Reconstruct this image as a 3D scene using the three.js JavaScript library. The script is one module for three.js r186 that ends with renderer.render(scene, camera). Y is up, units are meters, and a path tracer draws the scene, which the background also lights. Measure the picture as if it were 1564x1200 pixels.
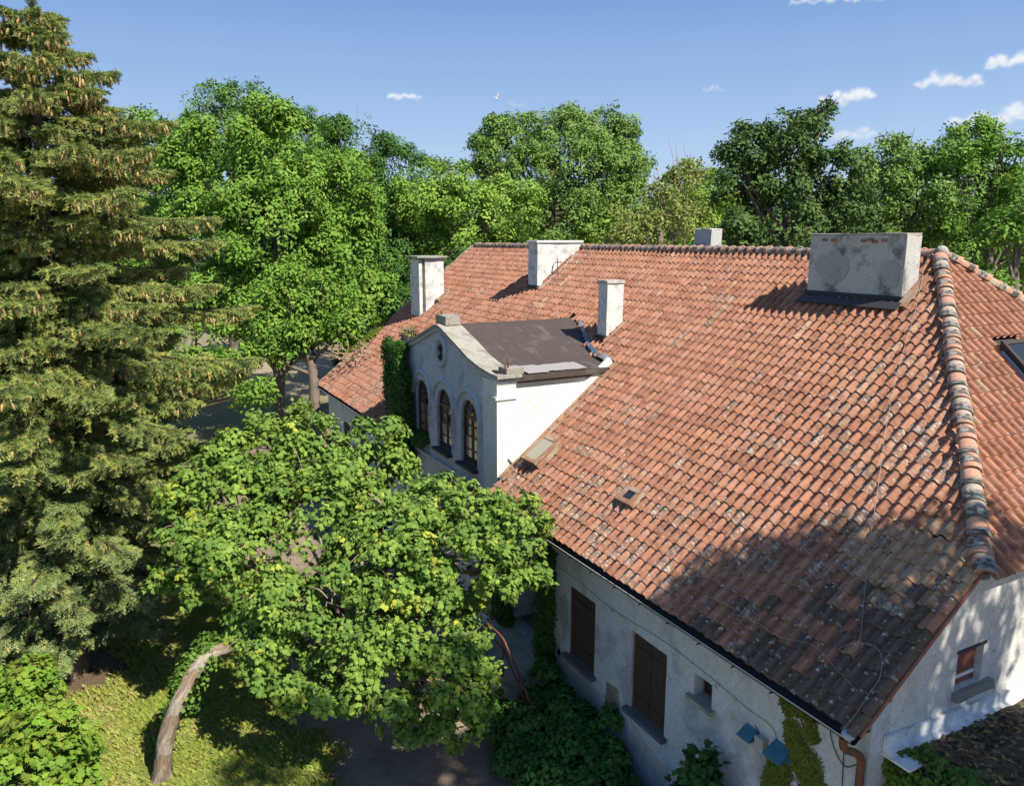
import * as THREE from 'three';
import { mergeGeometries, mergeVertices } from 'three/addons/utils/BufferGeometryUtils.js';

// ---------------------------------------------------------------- camera, sky, sun, exposure
const scene = new THREE.Scene();
const YE = 4.8;                                             // height of the eaves above the ground
const camera = new THREE.PerspectiveCamera(53.87, 1024 / 785, 0.1, 3000);
camera.position.set(6.319, 6.886 + YE, 8.925);
{
  const yaw = -1.0828, pitch = 0.1967;
  camera.lookAt(camera.position.x + Math.sin(yaw) * Math.cos(pitch), camera.position.y - Math.sin(pitch), camera.position.z - Math.cos(yaw) * Math.cos(pitch));
}
const renderer = new THREE.WebGLRenderer({ antialias: true });
renderer.setSize(1024, 785);
renderer.toneMapping = THREE.LinearToneMapping;
renderer.toneMappingExposure = 1.6;
renderer.shadowMap.enabled = true;
const SUN_DIR = new THREE.Vector3(0.63, 0.745, -0.215).normalize();
const sun = new THREE.DirectionalLight(new THREE.Color(1.0, 0.94, 0.82), 5);
sun.position.copy(SUN_DIR).multiplyScalar(80);
sun.castShadow = true;
sun.shadow.mapSize.set(4096, 4096);
Object.assign(sun.shadow.camera, { left: -70, right: 70, top: 70, bottom: -70, near: 1, far: 220 });
scene.add(sun, sun.target);

// ---------------------------------------------------------------- random numbers, noise
function rng(seed) { let a = seed >>> 0; return () => { a = (a + 0x6D2B79F5) >>> 0; let t = a; t = Math.imul(t ^ (t >>> 15), t | 1); t ^= t + Math.imul(t ^ (t >>> 7), t | 61); return ((t ^ (t >>> 14)) >>> 0) / 4294967296; }; }
const hash2 = (x, y, s) => { let h = Math.imul(x, 374761393) + Math.imul(y, 668265263) + Math.imul(s, 974634777) | 0; h = Math.imul(h ^ (h >>> 13), 1274126177); return ((h ^ (h >>> 16)) >>> 0) / 4294967296; };
function vnoise(x, y, period, s) {                         // value noise, tileable when period > 0
  const xi = Math.floor(x), yi = Math.floor(y); let fx = x - xi, fy = y - yi;
  fx = fx * fx * (3 - 2 * fx); fy = fy * fy * (3 - 2 * fy);
  const w = (v) => period ? ((v % period) + period) % period : v;
  const x0 = w(xi), x1 = w(xi + 1), y0 = w(yi), y1 = w(yi + 1);
  return (hash2(x0, y0, s) * (1 - fx) + hash2(x1, y0, s) * fx) * (1 - fy) + (hash2(x0, y1, s) * (1 - fx) + hash2(x1, y1, s) * fx) * fy;
}
function fbm(x, y, oct, period = 0, s = 1) {
  let v = 0, a = 0.5, t = 0, p = period;
  for (let o = 0; o < oct; o++) { v += a * vnoise(x, y, p, s + o * 17); t += a; x *= 2; y *= 2; p *= 2; a *= 0.55; }
  return v / t;
}
const clamp = (v, a = 0, b = 1) => Math.min(b, Math.max(a, v));
const smooth = (a, b, v) => { const t = clamp((v - a) / (b - a)); return t * t * (3 - 2 * t); };
const mix = (a, b, t) => a + (b - a) * t;
const mix3 = (a, b, t) => [mix(a[0], b[0], t), mix(a[1], b[1], t), mix(a[2], b[2], t)];

// ---------------------------------------------------------------- the sky: clear blue with a few small fair weather clouds
{
  const W = 4096, H = 2048, data = new Float32Array(W * H * 4);
  const stops = [[0, [0.40, 0.48, 0.60]], [5, [0.30, 0.405, 0.56]], [10, [0.205, 0.32, 0.515]], [16, [0.125, 0.23, 0.44]], [30, [0.10, 0.195, 0.41]], [60, [0.085, 0.17, 0.375]], [90, [0.08, 0.16, 0.36]]];
  for (let j = 0; j < H; j++) {
    const el = (j + 0.5) / H * 180 - 90;
    let c = stops[0][1];
    for (let k = 0; k < stops.length - 1; k++) if (el >= stops[k][0]) c = mix3(stops[k][1], stops[k + 1][1], clamp((el - stops[k][0]) / (stops[k + 1][0] - stops[k][0])));
    for (let i = 0; i < W; i++) { const o = (j * W + i) * 4; data[o] = c[0]; data[o + 1] = c[1]; data[o + 2] = c[2]; data[o + 3] = 1; }
  }
  const clouds = [[-69.6, 9.45, 1.5, 0.42, 1], [-33.9, 9.3, 2.2, 0.75, 1], [-30.5, 10.0, 1.9, 0.62, 1], [-39.9, 8.75, 2.0, 0.75, 1], [-38.0, 14.6, 4.2, 0.85, 1], [-42.6, 14.6, 1.3, 0.3, 0.6], [-48.2, 9.8, 1.0, 0.22, 0.5], [-61.8, 9.15, 0.8, 0.2, 0.4], [-31.2, 6.9, 3.4, 0.75, 0.9], [-39.4, 6.5, 1.8, 0.6, 0.6]];
  const R = rng(5);
  for (let k = 0; k < 46; k++) { const az = R() * 360 - 180; if (az > -100 && az < -22) continue; clouds.push([az, 7 + R() * 16, 1.2 + R() * 3, 0.3 + R() * 0.7, 0.5 + R() * 0.5]); }
  clouds.forEach(([az, el, rw, rh, dens], n) => {
    const puffs = [], Q = rng(100 + n);
    const count = 6 + Math.floor(rw * 3);
    for (let p = 0; p < count; p++) { const t = (p + 0.5) / count * 2 - 1; puffs.push([t * rw * 0.8, (Q() * 0.9 - 0.25) * rh * (1 - t * t * 0.7), rh * (0.45 + Q() * 0.45) * (1 - 0.45 * t * t)]); }
    for (let dj = -Math.ceil((rh * 2.2) * H / 180); dj <= (rh * 2.2) * H / 180; dj++) for (let di = -Math.ceil(rw * 1.6 * W / 360); di <= rw * 1.6 * W / 360; di++) {
      const x = di * 360 / W, y = dj * 180 / H;
      const wx = x + (fbm(x * 2.2 + n * 9, y * 2.2, 4, 0, 31) - 0.5) * 0.75, wy = y + (fbm(x * 2.2, y * 2.2 + n * 7, 4, 0, 47) - 0.5) * 0.6;
      let d = 0;
      for (const [px, py, pr] of puffs) { const q = Math.hypot((wx - px) * 0.8, (wy - py) * (wy < py ? 1.5 : 1)) / pr; d = Math.max(d, 1 - q); }
      const a = smooth(0.0, 0.85, d) * dens * (0.75 + 0.25 * fbm(x * 5, y * 5, 3, 0, 77));
      if (a <= 0) continue;
      // row 0 is the bottom of the sky
      const i = ((Math.round((az - 90 + 180 + x + 720) / 360 * W) % W) + W) % W, j = Math.round((el + y + 90) / 180 * H);
      if (j < 0 || j >= H) continue;
      const o = (j * W + i) * 4, c = mix3([0.46, 0.49, 0.54], [0.62, 0.62, 0.62], smooth(-0.5, 0.6, y / rh + (fbm(x * 3, y * 3, 3, 0, 99) - 0.5)));
      for (let q = 0; q < 3; q++) data[o + q] = mix(data[o + q], c[q], a);
    }
  });
  const sky = new THREE.DataTexture(data, W, H, THREE.RGBAFormat, THREE.FloatType);
  sky.mapping = THREE.EquirectangularReflectionMapping; sky.magFilter = THREE.LinearFilter; sky.minFilter = THREE.LinearFilter; sky.needsUpdate = true;
  scene.background = sky;
  scene.environment = sky;
}

// ---------------------------------------------------------------- helpers: textures, materials, geometry, names
const toS = (v) => { v = clamp(v); return Math.round(255 * (v <= 0.0031308 ? v * 12.92 : 1.055 * Math.pow(v, 1 / 2.4) - 0.055)); };
function tex(w, h, fn, { srgb = true, rep = [1, 1] } = {}) {
  const d = new Uint8Array(w * h * 4);
  for (let j = 0; j < h; j++) for (let i = 0; i < w; i++) {
    const c = fn((i + 0.5) / w, (j + 0.5) / h, i, j), o = (j * w + i) * 4;
    if (srgb) { d[o] = toS(c[0]); d[o + 1] = toS(c[1]); d[o + 2] = toS(c[2]); } else { const v = Math.round(255 * clamp(typeof c === 'number' ? c : c[0])); d[o] = d[o + 1] = d[o + 2] = v; }
    d[o + 3] = 255;
  }
  const t = new THREE.DataTexture(d, w, h, THREE.RGBAFormat);
  if (srgb) t.colorSpace = THREE.SRGBColorSpace;
  t.wrapS = t.wrapT = THREE.RepeatWrapping; t.magFilter = THREE.LinearFilter; t.minFilter = THREE.LinearMipmapLinearFilter; t.generateMipmaps = true; t.needsUpdate = true; t.repeat.set(...rep);
  return t;
}
const lin = (r, g, b) => new THREE.Color().setRGB(r, g, b);
const std = (o) => new THREE.MeshStandardMaterial({ roughness: 0.9, metalness: 0, ...o });
const V = (x, y, z) => new THREE.Vector3(x, y, z);
const taken = {};
function numbered(name) { const n = taken[name] ?? 0; taken[name] = n + 1; return n ? name + '_' + String(n).padStart(3, '0') : name; }
function shade(o) { o.castShadow = true; o.receiveShadow = true; return o; }
function mesh(name, geo, mat, parent) { const m = shade(new THREE.Mesh(geo, mat)); m.name = name; if (parent) parent.add(m); return m; }
function tag(o, label, category, group, kind) { if (label) o.userData.label = label; if (category) o.userData.category = category; if (group) o.userData.group = group; if (kind) o.userData.kind = kind; return o; }
function thing(name, label, category, group, pos) { const g = new THREE.Group(); g.name = numbered(name); if (pos) g.position.copy(pos); scene.add(g); return tag(g, label, category, group); }
function boxUV(g) {                                         // uv in metres from the main direction of each face
  if (g.index) g = g.toNonIndexed();
  const p = g.attributes.position, uv = new Float32Array(p.count * 2), a = V(), b = V(), c = V();
  for (let i = 0; i < p.count; i += 3) {
    a.fromBufferAttribute(p, i); b.fromBufferAttribute(p, i + 1); c.fromBufferAttribute(p, i + 2);
    const n = b.clone().sub(a).cross(c.clone().sub(a)), ax = Math.abs(n.x), ay = Math.abs(n.y), az = Math.abs(n.z);
    [a, b, c].forEach((q, k) => { const [u, v] = ax > ay && ax > az ? [q.z, q.y] : ay > az ? [q.x, q.z] : [q.x, q.y]; uv[(i + k) * 2] = u; uv[(i + k) * 2 + 1] = v; });
  }
  g.setAttribute('uv', new THREE.BufferAttribute(uv, 2));
  return g;
}
function box(x0, x1, y0, y1, z0, z1) { const g = new THREE.BoxGeometry(Math.abs(x1 - x0), Math.abs(y1 - y0), Math.abs(z1 - z0)); g.translate((x0 + x1) / 2, (y0 + y1) / 2, (z0 + z1) / 2); return boxUV(g); }
function rough(g, amp, freq, seed = 1) {                    // uneven plaster edges
  const p = g.attributes.position;
  for (let i = 0; i < p.count; i++) { const x = p.getX(i), y = p.getY(i), z = p.getZ(i); p.setXYZ(i, x + (fbm(y * freq + 3, z * freq, 2, 0, seed) - 0.5) * amp, y + (fbm(x * freq, z * freq + 9, 2, 0, seed + 1) - 0.5) * amp, z + (fbm(x * freq + 5, y * freq, 2, 0, seed + 2) - 0.5) * amp); }
  g.computeVertexNormals(); return g;
}
function merge(list) { const l = list.map((g) => { g = g.index ? g.toNonIndexed() : g; for (const k of Object.keys(g.attributes)) if (!['position', 'normal', 'uv', 'color'].includes(k)) g.deleteAttribute(k); return g; }); return mergeGeometries(l); }
function prism(pts, depth) { const s = new THREE.Shape(); pts.forEach(([x, y], i) => i ? s.lineTo(x, y) : s.moveTo(x, y)); return new THREE.ExtrudeGeometry(s, { depth, bevelEnabled: false }); }
function tube(pts, r0, r1, seg = 6, wob = 0, seed = 1, per = 3) {   // tapered tube through points
  const curve = new THREE.CatmullRomCurve3(pts), n = Math.max(2, (pts.length - 1) * per), pos = [], nor = [], uv = [], idx = [], R = rng(seed);
  let len = 0, prev = null, up = V(0.3, 1, 0.2).normalize();
  for (let i = 0; i <= n; i++) {
    const t = i / n, p = curve.getPoint(t), d = curve.getTangent(t);
    if (prev) len += p.distanceTo(prev); prev = p;
    const s = up.clone().sub(d.clone().multiplyScalar(up.dot(d))); if (s.lengthSq() < 1e-4) s.set(1, 0, 0).sub(d.clone().multiplyScalar(d.x)); s.normalize(); const b = d.clone().cross(s); up = s;
    const r = mix(r0, r1, t);
    for (let k = 0; k <= seg; k++) {
      const a = k / seg * Math.PI * 2, rr = r * (1 + (k < seg ? (R() - 0.5) * wob : 0)), nn = s.clone().multiplyScalar(Math.cos(a)).add(b.clone().multiplyScalar(Math.sin(a)));
      pos.push(p.x + nn.x * rr, p.y + nn.y * rr, p.z + nn.z * rr); nor.push(nn.x, nn.y, nn.z); uv.push(k / seg * 2 * Math.PI * r0, len);
      if (i < n && k < seg) { const q = i * (seg + 1) + k; idx.push(q, q + 1, q + seg + 1, q + 1, q + seg + 2, q + seg + 1); }
    }
  }
  const g = new THREE.BufferGeometry();
  g.setAttribute('position', new THREE.Float32BufferAttribute(pos, 3)); g.setAttribute('normal', new THREE.Float32BufferAttribute(nor, 3)); g.setAttribute('uv', new THREE.Float32BufferAttribute(uv, 2)); g.setIndex(idx);
  return g;
}
function instanced(name, geo, mat, mats, cols, parent) {
  const m = shade(new THREE.InstancedMesh(geo, mat, mats.length)); m.name = name;
  mats.forEach((q, i) => { m.setMatrixAt(i, q); if (cols) m.setColorAt(i, cols[i]); });
  m.userData.kind = 'stuff'; parent.add(m); return m;
}

// plaster: fine grain, soft blotches, grey weather stains and fine cracks
function plasterTex(base, stain, amount, seed, size = 512) {
  return tex(size, size, (u, v) => {
    const b = fbm(u * 5, v * 5, 5, 5, seed), g = fbm(u * 60, v * 60, 2, 60, seed + 3), st = smooth(0.5, 0.72, fbm(u * 9 + 2, v * 4, 5, 0, seed + 9) * Math.sin(Math.PI * u) + 0.0);
    const cr = Math.abs(fbm(u * 6, v * 6, 4, 6, seed + 21) - 0.5) < 0.004 ? 0.65 : 1;
    const c = mix3(base, stain, clamp((smooth(0.45, 0.8, b) * 0.8 + st * 0.4) * amount));
    const k = (0.82 + 0.3 * g) * (0.92 + 0.16 * b) * cr;
    return [c[0] * k, c[1] * k, c[2] * k];
  });
}
const grainBump = tex(256, 256, (u, v) => 0.5 * fbm(u * 14, v * 14, 4, 14, 5) + 0.5 * fbm(u * 64, v * 64, 2, 64, 8), { srgb: false });
const rep = (t, m) => { const c = t.clone(); c.repeat.set(1 / m, 1 / m); c.needsUpdate = true; return c; };
const M = {};
{
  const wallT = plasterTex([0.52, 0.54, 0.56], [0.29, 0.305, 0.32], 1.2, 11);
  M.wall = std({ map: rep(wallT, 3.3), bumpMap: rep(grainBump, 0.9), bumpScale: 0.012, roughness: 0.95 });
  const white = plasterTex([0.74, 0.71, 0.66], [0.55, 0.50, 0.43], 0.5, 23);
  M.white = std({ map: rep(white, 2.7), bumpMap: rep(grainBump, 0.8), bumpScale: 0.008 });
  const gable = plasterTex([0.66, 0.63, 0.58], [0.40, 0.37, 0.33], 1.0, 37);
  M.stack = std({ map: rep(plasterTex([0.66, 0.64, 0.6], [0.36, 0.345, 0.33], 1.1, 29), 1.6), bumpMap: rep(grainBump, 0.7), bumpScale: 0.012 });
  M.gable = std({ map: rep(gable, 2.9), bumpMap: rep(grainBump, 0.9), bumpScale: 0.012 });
  const grey = plasterTex([0.46, 0.45, 0.43], [0.15, 0.152, 0.155], 1.3, 51);
  M.chimney = std({ map: rep(grey, 1.5), bumpMap: rep(grainBump, 0.6), bumpScale: 0.012 });
  const coat = plasterTex([0.36, 0.335, 0.28], [0.2, 0.18, 0.135], 1.1, 61);
  M.concrete = std({ map: rep(coat, 1.1), bumpMap: rep(grainBump, 0.5), bumpScale: 0.012 });
  M.felt = std({ map: tex(512, 512, (u, v) => { const s = fbm(u * 4, v * 46, 4, 0, 71), b = fbm(u * 7, v * 7, 4, 7, 73), g = fbm(u * 80, v * 80, 1, 80, 75), k = 0.65 + 0.5 * s + 0.25 * g, w = smooth(0.62, 0.75, b) * 0.5; return mix3([0.06 * k, 0.044 * k, 0.037 * k], [0.125 * k, 0.098 * k, 0.082 * k], w); }), roughness: 0.85 });
  M.felt.map.repeat.set(0.35, 0.35);
  M.feltEdge = std({ color: lin(0.30, 0.28, 0.27), bumpMap: rep(grainBump, 0.4), bumpScale: 0.006 });
  const wood = tex(256, 512, (u, v) => { const g = fbm(u * 40, v * 3, 4, 0, 81), k = 0.6 + 0.7 * g; return [0.055 * k, 0.033 * k, 0.024 * k]; });
  M.wood = std({ map: wood, roughness: 0.75 });
  M.frame = std({ color: lin(0.13, 0.05, 0.032), roughness: 0.6 });
  M.darkwood = std({ color: lin(0.035, 0.025, 0.02), roughness: 0.8 });
  M.red = std({ map: tex(128, 128, (u, v) => { const k = 0.7 + 0.6 * fbm(u * 6, v * 20, 4, 0, 91); return [0.20 * k, 0.06 * k, 0.042 * k]; }), roughness: 0.7 });
  M.rust = std({ map: tex(128, 128, (u, v) => { const k = 0.6 + 0.8 * fbm(u * 9, v * 9, 4, 9, 95); return [0.17 * k, 0.075 * k, 0.04 * k]; }), roughness: 0.75, metalness: 0.2 });
  M.rustSheet = std({ map: tex(256, 256, (u, v) => { const a = fbm(u * 5, v * 5, 5, 5, 97), k = 0.75 + 0.5 * fbm(u * 30, v * 30, 2, 30, 98); return mix3([0.30 * k, 0.15 * k, 0.085 * k], [0.36 * k, 0.27 * k, 0.19 * k], smooth(0.4, 0.7, a)); }), roughness: 0.8 });
  M.rustSheet.map.repeat.set(0.6, 0.6);
  M.gutter = std({ color: lin(0.02, 0.02, 0.022), roughness: 0.6, metalness: 0.3 });
  M.rim = std({ color: lin(0.55, 0.55, 0.55), roughness: 0.5, metalness: 0.5 });
  M.tar = std({ color: lin(0.03, 0.03, 0.032), roughness: 0.7, bumpMap: rep(grainBump, 0.3), bumpScale: 0.01 });
  M.slate = std({ color: lin(0.105, 0.108, 0.112), roughness: 0.8, bumpMap: rep(grainBump, 0.4), bumpScale: 0.008 });
  M.zinc = std({ color: lin(0.4, 0.41, 0.42), roughness: 0.55, metalness: 0.3 });
  M.whitePaint = std({ map: rep(plasterTex([0.75, 0.75, 0.74], [0.42, 0.38, 0.33], 0.9, 103), 0.8), roughness: 0.7 });
  M.mortar = std({ map: rep(plasterTex([0.5, 0.47, 0.42], [0.3, 0.27, 0.23], 1, 107), 0.7), bumpMap: rep(grainBump, 0.3), bumpScale: 0.015 });
  M.blue = std({ map: tex(128, 128, (u, v) => { const k = 0.75 + 0.5 * fbm(u * 6, v * 6, 4, 6, 111); return [0.05 * k, 0.17 * k, 0.23 * k]; }), roughness: 0.6, metalness: 0.1 });
  M.tarp = std({ color: lin(0.07, 0.15, 0.24), roughness: 0.5 });
  M.glass = new THREE.MeshPhysicalMaterial({ color: 0xffffff, roughness: 0.04, transmission: 1, thickness: 0, ior: 1.5 });
  M.darkGlass = std({ color: lin(0.02, 0.024, 0.03), roughness: 0.12 });
  M.board = std({ map: tex(128, 128, (u, v) => { const k = 0.75 + 0.5 * fbm(u * 3, v * 22, 4, 0, 117); return [0.52 * k, 0.41 * k, 0.32 * k]; }) });
  M.skyPane = std({ color: lin(0.33, 0.31, 0.24), roughness: 0.25 });
  M.dark = std({ color: lin(0.05, 0.047, 0.045) });
  M.brick = std({ map: tex(64, 64, (u, v) => { const k = 0.7 + 0.6 * fbm(u * 8, v * 8, 3, 8, 121); return [0.30 * k, 0.12 * k, 0.075 * k]; }) });
  M.cable = std({ color: lin(0.3, 0.28, 0.25), roughness: 0.6 });
  M.blackWire = std({ color: lin(0.02, 0.02, 0.02), roughness: 0.6 });
  M.bare = std({ map: rep(plasterTex([0.33, 0.27, 0.20], [0.2, 0.16, 0.11], 1, 125), 0.9), bumpMap: rep(grainBump, 0.3), bumpScale: 0.02 });
  M.patch = std({ map: rep(plasterTex([0.37, 0.365, 0.35], [0.28, 0.275, 0.265], 1, 127), 0.9), bumpMap: rep(grainBump, 0.3), bumpScale: 0.008 });
  M.bark = std({ map: tex(256, 256, (u, v) => { const k = 0.5 + 0.9 * fbm(u * 12, v * 4, 5, 0, 131); return [0.19 * k, 0.15 * k, 0.115 * k]; }), bumpMap: rep(grainBump, 0.4), bumpScale: 0.02 });
  M.paleBark = std({ map: tex(256, 256, (u, v) => { const k = 0.3 + 1.15 * fbm(u * 22, v * 5, 5, 0, 133), w = smooth(0.42, 0.6, fbm(u * 5, v * 3, 4, 0, 134)); return mix3([0.48 * k, 0.35 * k, 0.24 * k], [0.72 * k, 0.6 * k, 0.48 * k], w); }), bumpMap: rep(grainBump, 0.35), bumpScale: 0.06 });
  M.deadwood = std({ color: lin(0.36, 0.27, 0.17) });
}
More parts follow.
